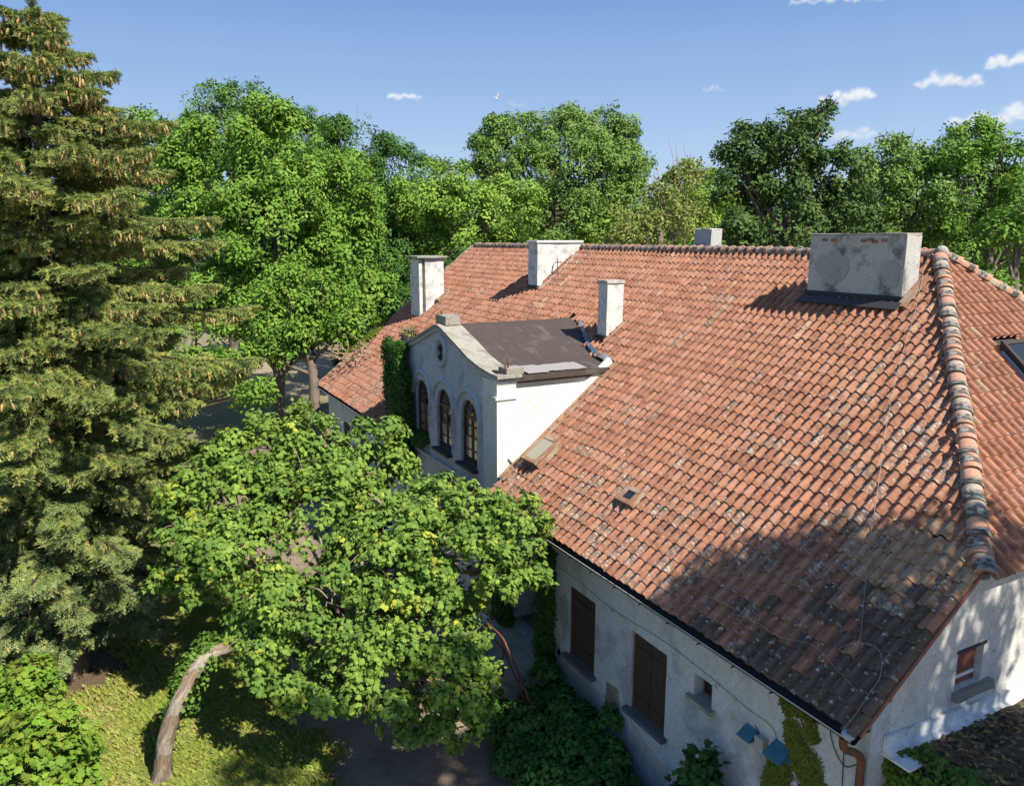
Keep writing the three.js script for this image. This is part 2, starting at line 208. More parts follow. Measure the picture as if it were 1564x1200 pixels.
const TREES = [
  ["broadleaf_tree", "broad bright green tree standing past the far end of the house", "bright", [-40.0, 0.1], [[-45.2, 16.2, 1.5, 2.92], [-42.4, 16.8, -1.4, 3.12], [-41.6, 14.2, -3.9, 3.12], [-40.3, 12.6, -0.4, 3.7], [-44.9, 12.7, 2.2, 3.12], [-41.0, 10.7, -4.3, 3.12], [-41.9, 8.8, 0.3, 3.5], [-41.4, 7.5, -2.7, 2.92], [-39.1, 8.0, -4.9, 2.14], [-41.1, 8.1, 2.7, 2.73], [-41.5, 5.6, -0.2, 1.95], [-44.8, 16.8, 3.4, 1.75]]],
  ["broadleaf_tree", "tall airy tree whose loose top rises over the bright green tree", "airy", [-55.7, 0.3], [[-61.1, 22.0, -0.1, 1.83], [-59.0, 21.8, -2.9, 2.13], [-60.7, 20.4, 1.1, 1.42], [-58.2, 19.9, -4.0, 1.83], [-58.9, 19.6, -1.5, 2.29], [-57.4, 15.3, -0.1, 3.56], [-58.8, 17.0, -3.3, 2.54]]],
  ["broadleaf_tree", "dull green tree tucked close behind the tall spruce", "mid", [-49.9, 6.1], [[-53.6, 19.0, 5.0, 1.41], [-53.0, 17.5, 4.6, 2.11], [-50.8, 14.4, 4.0, 2.64], [-52.0, 16.2, 2.9, 1.76], [-51.9, 14.4, 6.1, 2.64], [-51.8, 11.0, 5.6, 2.64]]],
  ["broadleaf_tree", "dark rounded tree behind the bright green tree", "dark", [-59.1, -10.0], [[-65.1, 19.2, -9.1, 3.22], [-64.1, 19.3, -12.4, 3.34], [-60.8, 17.5, -14.4, 2.99], [-64.5, 15.4, -9.9, 4.38], [-61.3, 13.1, -13.1, 4.26], [-58.3, 14.2, -15.2, 2.76], [-64.8, 19.5, -7.3, 2.42]]],
  ["broadleaf_tree", "deep green tree between the bright tree and the white chimney", "dark", [-47.9, -8.2], [[-48.4, 10.0, -8.3, 3.38], [-49.1, 8.1, -10.2, 2.41], [-50.0, 12.4, -7.9, 2.9], [-50.1, 10.9, -10.9, 2.17]]],
  ["broadleaf_tree", "low light green tree rising over the far verge of the roof", "light", [-44.2, -13.0], [[-46.9, 14.7, -12.3, 2.28], [-47.8, 15.5, -14.8, 2.13], [-48.6, 12.4, -12.5, 2.61], [-45.0, 13.3, -15.0, 2.84], [-43.7, 14.1, -17.5, 2.37], [-45.8, 11.3, -17.0, 2.37], [-47.3, 10.3, -12.9, 1.9], [-49.2, 13.1, -10.9, 1.8], [-45.6, 10.5, -14.2, 1.9]]],
  ["broadleaf_tree", "largest grey green tree standing behind the middle of the ridge", "grey", [-47.1, -24.2], [[-52.7, 18.9, -22.9, 3.14], [-53.8, 20.1, -21.8, 1.95], [-52.4, 19.6, -26.5, 3.14], [-48.7, 19.5, -28.0, 2.98], [-49.4, 19.9, -30.8, 1.73], [-48.2, 16.6, -25.9, 4.33], [-51.4, 15.7, -24.1, 3.79], [-47.7, 16.7, -29.3, 2.98], [-48.2, 13.0, -24.7, 3.79], [-52.2, 20.4, -23.4, 1.52], [-53.0, 18.0, -19.9, 1.84]]],
  ["broadleaf_tree", "half dead tree with bare upright twigs behind the ridge", "dead", [-34.2, -23.5], [[-36.4, 14.5, -25.2, 1.14], [-36.3, 15.9, -26.8, 1.32], [-37.4, 12.5, -23.5, 1.58], [-36.1, 12.8, -26.8, 1.85], [-36.3, 11.9, -24.0, 1.58]]],
  ["broadleaf_tree", "low yellowish green tree behind the small ridge chimney", "light", [-40.5, -32.5], [[-43.7, 15.8, -34.4, 2.2], [-42.5, 15.0, -35.4, 1.99], [-42.1, 12.9, -32.4, 2.62], [-43.2, 11.3, -30.1, 2.1], [-45.7, 11.8, -26.9, 2.36]]],
  ["broadleaf_tree", "dark green oak with ragged top rising behind the widest chimney", "oak", [-23.1, -23.5], [[-25.1, 16.9, -24.4, 1.64], [-25.9, 16.6, -22.9, 1.35], [-25.0, 17.6, -26.2, 1.14], [-24.8, 18.6, -27.0, 0.53], [-25.9, 14.6, -22.5, 1.71], [-25.4, 14.3, -25.4, 2.42], [-24.0, 15.3, -26.8, 1.49], [-25.1, 12.2, -23.9, 2.49], [-23.7, 12.7, -27.8, 1.78], [-24.1, 11.5, -26.3, 1.78], [-26.4, 16.0, -21.9, 0.85], [-23.6, 14.3, -27.9, 1.21]]],
  ["broadleaf_tree", "mid green tree next to the dark oak", "grey", [-26.4, -38.2], [[-28.8, 16.4, -38.6, 2.2], [-27.9, 16.1, -40.8, 1.85], [-29.2, 14.5, -37.5, 2.2], [-27.4, 13.6, -39.1, 2.64], [-29.5, 11.4, -37.7, 2.64], [-27.5, 12.3, -41.6, 2.2], [-29.8, 17.9, -39.0, 1.06]]],
  ["broadleaf_tree", "tall dense tree over the hipped end of the roof", "mid", [-22.7, -40.9], [[-26.2, 17.9, -42.7, 1.69], [-24.5, 17.3, -42.9, 1.4], [-25.8, 16.7, -40.2, 1.4], [-24.7, 14.8, -41.6, 2.54], [-23.3, 14.3, -43.2, 2.12], [-24.6, 11.9, -40.6, 2.54], [-23.8, 11.0, -45.1, 2.54], [-24.5, 9.4, -38.9, 2.12], [-22.6, 14.4, -46.6, 2.96]]],
  ["broadleaf_tree", "slender shaded tree with a bare lower trunk beyond the hip", "mid", [-16.2, -32.3], [[-17.1, 12.8, -33.7, 1.52], [-17.8, 12.2, -32.4, 1.19], [-17.0, 10.5, -35.5, 1.69], [-17.9, 9.2, -31.6, 1.29]]],
  ["broadleaf_tree", "small tree with forked dark limbs at the far corner of the house", "bright", [-33.0, -0.6], [[-34.5, 6.9, -0.6, 1.29], [-34.7, 7.2, 0.7, 1.52], [-32.5, 7.2, -2.0, 1.02], [-34.3, 6.2, 1.7, 1.02], [-35.3, 8.8, 0.1, 1.69], [-34.4, 8.6, -1.7, 1.42]]],
  ["broadleaf_tree", "leafy green tree half hidden behind the spruce boughs", "bright", [-38.8, 10.3], [[-39.8, 3.6, 12.7, 2.03], [-41.8, 7.2, 13.9, 2.71], [-39.4, 5.2, 10.8, 1.69], [-38.9, 6.4, 7.7, 2.03], [-37.0, 5.2, 5.7, 1.35], [-35.3, 4.2, 4.0, 1.19], [-38.9, 0.8, 13.5, 1.69], [-33.2, 4.5, 6.7, 1.13], [-33.0, 5.5, 4.3, 1.25], [-31.2, 4.5, 2.9, 0.81], [-43.1, 13.8, 14.7, 3.05], [-43.1, 9.8, 15.8, 2.71], [-40.3, 9.8, 8.9, 2.03]]],
  ["shrub", "wide dark shrub growing behind the far verge of the roof", "dark", [-38.7, -6.6], [[-39.2, 9.1, -8.7, 1.63], [-40.2, 7.0, -6.9, 1.54], [-37.6, 10.1, -10.7, 1.46], [-40.5, 5.2, -5.6, 1.3], [-38.5, 7.6, -7.5, 1.63], [-40.6, 4.4, -4.8, 1.06]]],
  ["shrub", "green undergrowth bush seen under the dull green tree", "mid", [-66.4, 7.8], [[-70.3, 6.9, 9.8, 3.07], [-66.9, 8.4, 6.9, 3.35], [-67.0, 6.7, 4.3, 3.07], [-66.0, 4.9, 7.3, 2.51]]],
  ["shrub", "green undergrowth bush between the spruce and the bright tree", "mid", [-63.5, 2.4], [[-67.4, 6.9, 4.2, 3.07], [-64.1, 8.4, 1.6, 3.35], [-64.1, 6.7, -1.2, 3.07], [-63.2, 4.9, 1.9, 2.51]]],
  ["shrub", "green undergrowth bush behind the white twin chimney", "mid", [-55.1, -13.4], [[-57.7, 7.0, -11.4, 3.07], [-58.1, 8.3, -14.8, 3.35], [-54.5, 6.8, -16.6, 3.07], [-56.6, 4.8, -14.2, 2.51]]],
  ["woodland_tree", "far off woodland tree seen past the spruce", "far", [-97.5, 12.2], [[-104.1, 13.2, 15.2, 4.67], [-100.6, 14.3, 10.2, 4.83], [-99.5, 13.2, 5.5, 4.67], [-102.8, 9.0, 13.5, 4.67], [-99.3, 9.0, 8.0, 4.67]]],
  ["woodland_tree", "far off woodland tree seen over the far dark trees", "far", [-84.4, -12.6], [[-91.4, 13.2, -9.8, 4.67], [-88.0, 14.3, -14.5, 4.83], [-86.7, 13.2, -19.7, 4.67], [-90.0, 8.9, -11.6, 4.67], [-86.6, 9.0, -17.0, 4.67]]],
  ["woodland_tree", "far off woodland tree in the gap left of the ridge", "far", [-78.2, -24.3], [[-86.0, 13.2, -21.9, 4.67], [-82.8, 14.4, -26.6, 4.83], [-81.2, 13.2, -31.9, 4.67], [-84.6, 8.9, -23.8, 4.67], [-81.2, 8.9, -29.2, 4.67]]],
  ["woodland_tree", "far off woodland tree behind the largest grey green tree", "far", [-70.5, -38.7], [[-76.5, 13.2, -35.7, 4.67], [-73.3, 14.3, -40.2, 4.83], [-71.8, 13.2, -45.7, 4.67], [-75.1, 9.0, -37.7, 4.67], [-71.8, 9.0, -42.9, 4.67]]],
  ["woodland_tree", "far off woodland tree behind the half dead tree", "far", [-64.0, -51.1], [[-68.0, 13.1, -46.7, 4.67], [-69.1, 14.4, -54.4, 4.83], [-63.4, 13.2, -56.4, 4.67], [-66.6, 9.0, -48.6, 4.67], [-63.4, 9.0, -53.7, 4.67]]],
  ["woodland_tree", "far off woodland tree behind the dark oak", "far", [-55.2, -67.6], [[-62.2, 13.2, -65.8, 4.67], [-59.2, 14.3, -70.0, 4.83], [-57.3, 13.2, -76.0, 4.67], [-60.7, 8.9, -67.8, 4.67], [-57.4, 8.9, -73.0, 4.67]]],
  ["woodland_tree", "far off woodland tree behind the hipped roof end", "far", [-47.2, -82.8], [[-54.0, 13.2, -81.1, 4.67], [-51.1, 14.3, -85.2, 4.83], [-49.1, 13.2, -91.4, 4.67], [-52.5, 8.9, -83.3, 4.67], [-49.2, 8.9, -88.4, 4.67]]]
];
const MAPLE_LOBES = [[-13.19, 6.58, 4.36, 0.81], [-13.05, 6.01, 5.41, 1.06], [-11.97, 6.06, 3.36, 1.02], [-13.08, 5.76, 6.67, 1.13], [-12.82, 5.0, 7.58, 0.81], [-10.33, 5.15, 2.62, 0.91], [-11.44, 5.31, 4.85, 1.28], [-11.51, 4.58, 6.39, 1.14], [-9.76, 4.66, 3.49, 1.28], [-9.29, 5.33, 1.88, 0.88], [-8.4, 5.18, 1.15, 0.77], [-7.61, 4.83, 1.11, 0.4], [-8.6, 4.71, 2.37, 1.17], [-7.77, 4.59, 1.72, 0.54], [-10.19, 3.64, 5.83, 0.97], [-9.67, 2.82, 6.27, 0.64], [-9.04, 3.42, 4.39, 1.15], [-8.19, 3.52, 3.19, 1.14], [-8.85, 2.38, 5.36, 0.67], [-8.08, 2.49, 4.3, 0.92], [-7.41, 2.55, 3.23, 0.99], [-7.61, 3.14, 2.71, 0.53], [-7.21, 2.29, 2.75, 0.5], [-7.57, 1.79, 4.07, 0.58], [-7.03, 1.66, 3.11, 0.47], [-9.08, 1.9, 6.0, 0.28], [-7.97, 5.4, 0.67, 0.27], [-7.34, 4.45, 0.98, 0.26], [-12.77, 3.77, 8.01, 0.38], [-13.16, 5.31, 7.67, 0.44], [-13.66, 7.27, 4.51, 0.27], [-11.57, 4.07, 7.14, 0.68], [-10.73, 3.54, 6.45, 0.67], [-10.45, 3.9, 4.24, 0.92], [-12.22, 5.69, 3.98, 0.86], [-13.86, 6.78, 5.53, 0.41], [-13.4, 5.84, 7.24, 0.48], [-10.22, 2.93, 6.83, 0.29]];

// ---------------------------------------------------------------- the setting: ground, drive
const DRIVE_EDGE = (x) => 5.4 + Math.sin(x * 0.35) * 0.5 + (fbm(x * 0.5, 3, 3, 0, 201) - 0.5) * 1.6;
function groundColour(x, z) {
  const n = fbm(x * 0.35, z * 0.35, 4, 0, 203), f = fbm(x * 2.1, z * 2.1, 3, 0, 205);
  const lawn = mix3([0.2, 0.21, 0.045], [0.3, 0.27, 0.09], n), dirt = mix3([0.30, 0.225, 0.16], [0.2, 0.15, 0.105], smooth(0.35, 0.7, f)), wood = mix3([0.2, 0.18, 0.08], [0.25, 0.21, 0.12], smooth(0.4, 0.7, n)), needles = [0.13, 0.085, 0.05];
  const e = DRIVE_EDGE(x) + (f - 0.5) * 1.2;
  let c = mix3(dirt, lawn, smooth(e - 0.5, e + 0.4, z));
  const sp = Math.hypot(x + 16.3, z - 10.4) + (f - 0.5) * 3;
  c = mix3(needles, c, smooth(1.2, 3.2, sp));
  c = mix3(c, wood, smooth(-36, -44, x + (n - 0.5) * 8));
  const path = smooth(5.5, 3, Math.abs(z + 4.5 + (n - 0.5) * 8)) * smooth(-50, -54, x) * smooth(-86, -78, x);
  c = mix3(c, [0.36, 0.29, 0.20], path);
  return c;
}
{
  const axis = (a, b, step, lo, hi) => { const o = []; for (let v = lo; v < a; v += Math.max(6, (a - v) * 0.22)) o.push(v); for (let v = a; v <= b + 1e-6; v += step) o.push(v); let q = b; while (q < hi) { q += Math.max(6, (q - b) * 0.3); o.push(Math.min(q, hi)); } return o; };
  const xs = axis(-46, 10, 0.3, -900, 900), zs = axis(-3, 20, 0.3, -900, 900), pos = [], col = [], uv = [], idx = [];
  for (const z of zs) for (const x of xs) { const c = groundColour(x, z); pos.push(x, (fbm(x * 0.2, z * 0.2, 3, 0, 209) - 0.5) * 0.16, z); col.push(...c); uv.push(x, z); }
  for (let j = 0; j < zs.length - 1; j++) for (let i = 0; i < xs.length - 1; i++) { const q = j * xs.length + i; idx.push(q, q + xs.length, q + 1, q + 1, q + xs.length, q + xs.length + 1); }
  const g = new THREE.BufferGeometry();
  g.setAttribute('position', new THREE.Float32BufferAttribute(pos, 3)); g.setAttribute('color', new THREE.Float32BufferAttribute(col, 3)); g.setAttribute('uv', new THREE.Float32BufferAttribute(uv, 2)); g.setIndex(idx); g.computeVertexNormals();
  const speck = tex(512, 512, (u, v) => { const k = 0.55 + 0.55 * fbm(u * 24, v * 24, 4, 24, 211) + 0.25 * fbm(u * 128, v * 128, 1, 128, 213); return [k, k, k]; });
  const m = mesh('ground', g, std({ map: rep(speck, 2.3), vertexColors: true, bumpMap: rep(grainBump, 0.7), bumpScale: 0.03 }), scene);
  tag(m, 'grassy ground with a bare earth drive along the house', 'ground', null, 'structure');
}

// ---------------------------------------------------------------- the manor house
const AL = 0.6641, SA = Math.sin(AL), CA = Math.cos(AL), S = 10.5, XL = -30.5;
const sl = (x, s, n = 0) => V(x, YE + s * SA + n * CA, -s * CA + n * SA);            // a point of the front slope, n metres above it
const slopeY = (z) => YE - z * SA / CA;
const APEX = sl(-5.03, S), FOOT = sl(0, 3.19), ZR = APEX.z, FOOTB = V(0, FOOT.y, 2 * ZR - FOOT.z);
const house = thing('manor_house', 'white plastered manor house with a red pantile roof and a gabled dormer', 'house');
const DC = -16.1, DR = -12.1, DL = -20.1;                    // dormer: centre and sides
const gableCurve = (t) => { const k = [[0, 4.2], [0.35, 4.13], [1.1, 3.88], [1.8, 3.65], [2.3, 3.47], [2.97, 3.32], [3.47, 3.26], [3.87, 3.22], [4.3, 3.2]]; t = Math.abs(t); for (let i = 0; i < k.length - 1; i++) if (t <= k[i + 1][0]) return YE + mix(k[i][1], k[i + 1][1], (t - k[i][0]) / (k[i + 1][0] - k[i][0])); return YE + 3.2; };
const archPts = (x, w, y0, ytop) => { const r = w / 2, o = [[x - r, y0]]; for (let k = 0; k <= 14; k++) { const a = Math.PI - k / 14 * Math.PI; o.push([x + Math.cos(a) * r, ytop - r + Math.sin(a) * r]); } o.push([x + r, y0]); return o; };
const WIN = [[-5.83, -4.68, -3.06, -1.26], [-8.34, -7.22, -3.06, -1.26], [-22.6, -21.5, -3.06, -1.26], [-25.2, -24.1, -3.06, -1.26], [-27.8, -26.7, -3.06, -1.26]];
const SMALL = [-3.87, -3.38, -1.68, -1.2], DOOR = [-11.6, -9.35, -3.69, -1.25];
const ARCH = [-17.8, -15.93, -14.03].map((x) => [x, 1.14, 0.22, 2.22]);
{
  // front wall with the dormer gable, openings cut
  const s = new THREE.Shape();
  s.moveTo(-30.3, -0.1); s.lineTo(-0.12, -0.1); s.lineTo(-0.12, YE + 0.22); s.lineTo(DR, YE + 0.22); s.lineTo(DR, gableCurve(DR - DC) - 0.02);
  for (let k = 0; k <= 24; k++) { const x = mix(DR, DL, k / 24); s.lineTo(x, gableCurve(x - DC) - 0.02); }
  s.lineTo(DL, YE + 0.22); s.lineTo(-30.3, YE + 0.22);
  const hole = (pts) => { const h = new THREE.Path(); pts.forEach(([x, y], i) => i ? h.lineTo(x, y) : h.moveTo(x, y)); s.holes.push(h); };
  for (const [a, b, c, d] of [...WIN, SMALL, DOOR]) hole([[a, c + YE], [a, d + YE], [b, d + YE], [b, c + YE]]);
  for (const [x, w, y0, y1] of ARCH) hole(archPts(x, w, y0 + YE, y1 + YE));
  const g = new THREE.ExtrudeGeometry(s, { depth: 0.4, bevelEnabled: false }); g.translate(0, 0, -0.82);
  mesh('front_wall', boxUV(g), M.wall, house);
  // side and back walls
  const gw = new THREE.Shape();
  [[-0.823, -0.1], [-0.823, slopeY(-0.823) - 0.06], [-2.45, slopeY(-2.45) - 0.06], [-14.1, slopeY(-2.45) - 0.06], [-16.1, slopeY(-0.42) - 0.06], [-16.1, -0.1]].forEach(([z, y], i) => i ? gw.lineTo(z, y) : gw.moveTo(z, y));
  const rh = new THREE.Path(); [[-2.33, YE - 0.06], [-3.0, YE - 0.06], [-3.0, YE + 0.58], [-2.33, YE + 0.58]].forEach(([z, y], i) => i ? rh.lineTo(z, y) : rh.moveTo(z, y)); gw.holes.push(rh);
  const gg = new THREE.ExtrudeGeometry(gw, { depth: 0.4, bevelEnabled: false });
  gg.applyMatrix4(new THREE.Matrix4().makeBasis(V(0, 0, 1), V(0, 1, 0), V(-1, 0, 0))); gg.translate(-0.117, 0, 0);
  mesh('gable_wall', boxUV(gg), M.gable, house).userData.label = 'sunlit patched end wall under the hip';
  const lw = prism([[-0.82, -0.1], [-0.82, slopeY(-0.82) - 0.1], [ZR, APEX.y - 0.15], [2 * ZR + 0.82, slopeY(-0.82) - 0.1], [2 * ZR + 0.82, -0.1]], 0.4);
  lw.applyMatrix4(new THREE.Matrix4().makeBasis(V(0, 0, 1), V(0, 1, 0), V(-1, 0, 0))); lw.translate(-29.88, 0, 0);
  mesh('far_wall', boxUV(lw), M.wall, house);
  mesh('back_wall', box(-30.2, -0.55, -0.1, YE + 0.2, 2 * ZR + 0.42, 2 * ZR + 0.8), M.wall, house);
  // bare patches where the plaster has come off, fine wires and cracks on the front wall
  const patch = (pts, z, mat, n) => { const c = pts.reduce((a, p) => [a[0] + p[0] / pts.length, a[1] + p[1] / pts.length], [0, 0]); const o = []; for (let i = 0; i < pts.length; i++) { const p = pts[i], q = pts[(i + 1) % pts.length]; for (let k = 0; k < 6; k++) { const t = k / 6, r = (hash2(i, k, n) - 0.5) * 0.12; o.push([mix(p[0], q[0], t) + (mix(p[0], q[0], t) - c[0]) * r, YE + mix(p[1], q[1], t) + (mix(p[1], q[1], t) - c[1]) * r]); } } const g = prism(o, 0.008); g.translate(0, 0, z); mesh('bare_patch', boxUV(g), mat, house); };
  patch([[-6.72, -2.95], [-6.25, -2.9], [-6.15, -3.5], [-6.45, -3.85], [-6.75, -3.5]], -0.42, M.bare, 3);
  patch([[-5.75, -3.35], [-5.3, -3.55], [-4.75, -3.7], [-4.7, -4.1], [-5.7, -4.0]], -0.42, M.mortar, 5);
  patch([[-8.9, -3.1], [-8.2, -3.3], [-7.0, -3.35], [-7.0, -3.9], [-9.1, -3.8]], -0.42, M.mortar, 7);
  patch([[-9.2, -2.6], [-8.75, -2.75], [-8.7, -3.3], [-9.2, -3.4]], -0.42, M.mortar, 9);
}
// windows with closed shutters
for (const [a, b, c, d] of WIN) {
  const w = new THREE.Group(); w.name = 'shuttered_window'; house.add(w);
  const z = -0.475, y0 = c + YE, y1 = d + YE, mid = (a + b) / 2;
  mesh('frame', merge([box(a, a + 0.06, y0, y1, z - 0.08, z), box(b - 0.06, b, y0, y1, z - 0.08, z), box(a + 0.06, b - 0.06, y1 - 0.06, y1, z - 0.08, z), box(a + 0.06, b - 0.06, y0, y0 + 0.05, z - 0.08, z)]), M.frame, w);
  for (const [x0, x1] of [[a + 0.065, mid - 0.006], [mid + 0.006, b - 0.065]]) {
    const n = 4, st = (x1 - x0) / n, pl = [];
    for (let k = 0; k < n; k++) pl.push(box(x0 + k * st + 0.004, x0 + (k + 1) * st - 0.004, y0 + 0.055, y1 - 0.065, z - 0.05, z - 0.022 + hash2(k, Math.round(a * 10), 3) * 0.012));
    pl.push(box(x0 + 0.01, x1 - 0.01, y0 + 0.25, y0 + 0.35, z - 0.01, z + 0.012), box(x0 + 0.01, x1 - 0.01, y1 - 0.4, y1 - 0.3, z - 0.01, z + 0.012));
    mesh('shutter', merge(pl), M.wood, w);
  }
  const sg = box(a - 0.1, b + 0.1, y0 - 0.09, y0 + 0.004, -0.64, -0.27); mesh('sill', sg, M.slate, w);
}
{ // small window by the blue hoods
  const [a, b, c, d] = SMALL, w = new THREE.Group(); w.name = 'small_window'; house.add(w); const y0 = c + YE, y1 = d + YE, z = -0.66;
  mesh('frame', merge([box(a, a + 0.04, y0, y1, z - 0.05, z), box(b - 0.04, b, y0, y1, z - 0.05, z), box(a + 0.04, b - 0.04, y1 - 0.04, y1, z - 0.05, z), box(a + 0.04, b - 0.04, y0, y0 + 0.04, z - 0.05, z), box(a + 0.2, a + 0.23, y0 + 0.04, y1 - 0.04, z - 0.04, z - 0.004)]), M.frame, w);
  mesh('pane', box(a + 0.04, b - 0.04, y0 + 0.04, y1 - 0.04, z - 0.035, z - 0.025), M.darkGlass, w);
  mesh('sill', box(a - 0.12, b + 0.1, y0 - 0.07, y0 + 0.004, -0.68, -0.3), M.concrete, w);
}
{ // boarded hatch of the end wall
  const w = new THREE.Group(); w.name = 'boarded_hatch'; house.add(w); const y0 = YE - 0.06, y1 = YE + 0.58;
  mesh('board', merge([box(-0.26, -0.23, y0 + 0.17, y1 - 0.01, -2.98, -2.35), box(-0.25, -0.22, y0 + 0.01, y0 + 0.12, -2.98, -2.35)]), M.red, w);
  mesh('batten', box(-0.265, -0.21, y0 + 0.115, y0 + 0.17, -2.98, -2.36), M.whitePaint, w);
  mesh('lintel', box(-0.14, -0.1, y1 + 0.002, y1 + 0.05, -3.05, -2.3), M.dark, w);
  mesh('sill', rough(new THREE.BoxGeometry(0.3, 0.14, 0.95, 3, 2, 6).translate(-0.16, y0 - 0.075, -2.75), 0.07, 4, 3), M.concrete, w);
}
// arched windows of the dormer
ARCH.forEach(([x, w, y0, y1]) => {
  const g = new THREE.Group(); g.name = 'arched_window'; house.add(g);
  const b0 = y0 + YE, t0 = y1 + YE, z = -0.51, r = w / 2;
  const ring = (w1, w2, yb, d, zz) => { const s = new THREE.Shape(); archPts(x, w1, yb, t0 - (w - w1) / 2).forEach(([px, py], i) => i ? s.lineTo(px, py) : s.moveTo(px, py)); const h = new THREE.Path(); archPts(x, w2, yb + 0.06, t0 - (w - w2) / 2).forEach(([px, py], i) => i ? h.lineTo(px, py) : h.moveTo(px, py)); s.holes.push(h); const q = new THREE.ExtrudeGeometry(s, { depth: d, bevelEnabled: false }); q.translate(0, 0, zz); return boxUV(q); };
  const bars = [], spring = t0 - r;
  mesh('frame', ring(w - 0.004, w - 0.13, b0, 0.08, z - 0.08), M.frame, g);
  bars.push(box(x - 0.035, x + 0.035, b0 + 0.06, spring - 0.035, z - 0.07, z - 0.01), box(x - r + 0.065, x + r - 0.065, spring - 0.035, spring + 0.035, z - 0.07, z - 0.005));
  for (const yy of [0.42, 0.82, 1.16]) for (const sg of [-1, 1]) bars.push(box(x + sg * 0.035, x + sg * (r - 0.065), b0 + yy, b0 + yy + 0.03, z - 0.06, z - 0.015));
  for (const an of [45, 90, 135]) { const q = new THREE.BoxGeometry(r - 0.2, 0.025, 0.035); q.translate((r - 0.2) / 2 + 0.13, 0, 0); q.rotateZ(an * Math.PI / 180); q.translate(x, spring + 0.03, z - 0.04); bars.push(boxUV(q)); }
  const hub = []; for (let k = 0; k <= 10; k++) { const a = k / 10 * Math.PI; hub.push(V(x + Math.cos(a) * 0.2, spring + 0.03 + Math.sin(a) * 0.2, z - 0.04)); }
  bars.push(tube(hub, 0.014, 0.014, 5));
  mesh('glazing_bars', merge(bars), M.frame, g);
  for (const sg of [-1, 1]) for (const [ya, yb] of [[0.06, 0.42], [0.45, 0.82], [0.85, 1.16], [1.19, spring - b0 - 0.035]]) { if (yb - ya < 0.08) continue; const xa = x + sg * 0.035, xb = x + sg * (r - 0.065); mesh('pane', box(Math.min(xa, xb), Math.max(xa, xb), b0 + ya, b0 + yb, z - 0.045, z - 0.041), M.glass, g); if (hash2(Math.round(x * 10), Math.round(ya * 100) + sg, 7) < (ya < 0.8 ? 1.1 : 0.3)) mesh('backing_board', box(Math.min(xa, xb), Math.max(xa, xb), b0 + ya, b0 + yb, z - 0.075, z - 0.055), M.board, g); }
  const fan = prism(archPts(x, w - 0.13, spring + 0.035, t0 - 0.065), 0.004); fan.translate(0, 0, z - 0.045); mesh('pane', boxUV(fan), M.glass, g).userData.label = 'half round fanlight pane';
  mesh('sill', box(x - r - 0.08, x + r + 0.08, b0 - 0.08, b0 + 0.003, -0.64, -0.24), M.tar, g);
  // raised arch moulding
  const mo = []; for (let k = 0; k <= 20; k++) { const a = k / 20 * Math.PI; mo.push(V(x + Math.cos(a) * 0.84, spring + 0.02 + Math.sin(a) * 0.84, -0.415)); }
  if (true) mesh('arch_moulding', tube(mo, 0.07, 0.07, 7), M.wall, g);
});
mesh('room_lining', merge([box(DL + 0.4, DR - 0.4, YE - 0.3, YE + 3.1, -1.9, -1.85)]), M.wall, house);
{ // entrance recess, with a dark plank door
  const [a, b, c, d] = DOOR;
  mesh('porch_recess', merge([box(a - 0.2, b + 0.2, c + YE, d + YE + 0.2, -2.3, -2.1), box(a - 0.2, a, c + YE, d + YE + 0.2, -2.1, -0.82), box(b, b + 0.2, c + YE, d + YE + 0.2, -2.1, -0.82), box(a - 0.2, b + 0.2, d + YE, d + YE + 0.2, -2.09, -0.82)]), M.wall, house);
  mesh('door', box(a + 0.2, a + 1.3, c + YE + 0.05, d + YE - 0.35, -2.1, -2.04), M.wood, house);
  mesh('landing', rough(new THREE.BoxGeometry(2.72, 1.2, 3.15, 10, 4, 10).translate(-10.46, 0.5, -0.52), 0.03, 3), M.concrete, house);
  for (let k = 0; k < 5; k++) mesh('step', box(-9.09 + k * 0.32, -8.77 + k * 0.32, -0.05, 0.92 - k * 0.18, -0.41, 1.04), M.concrete, house);
}
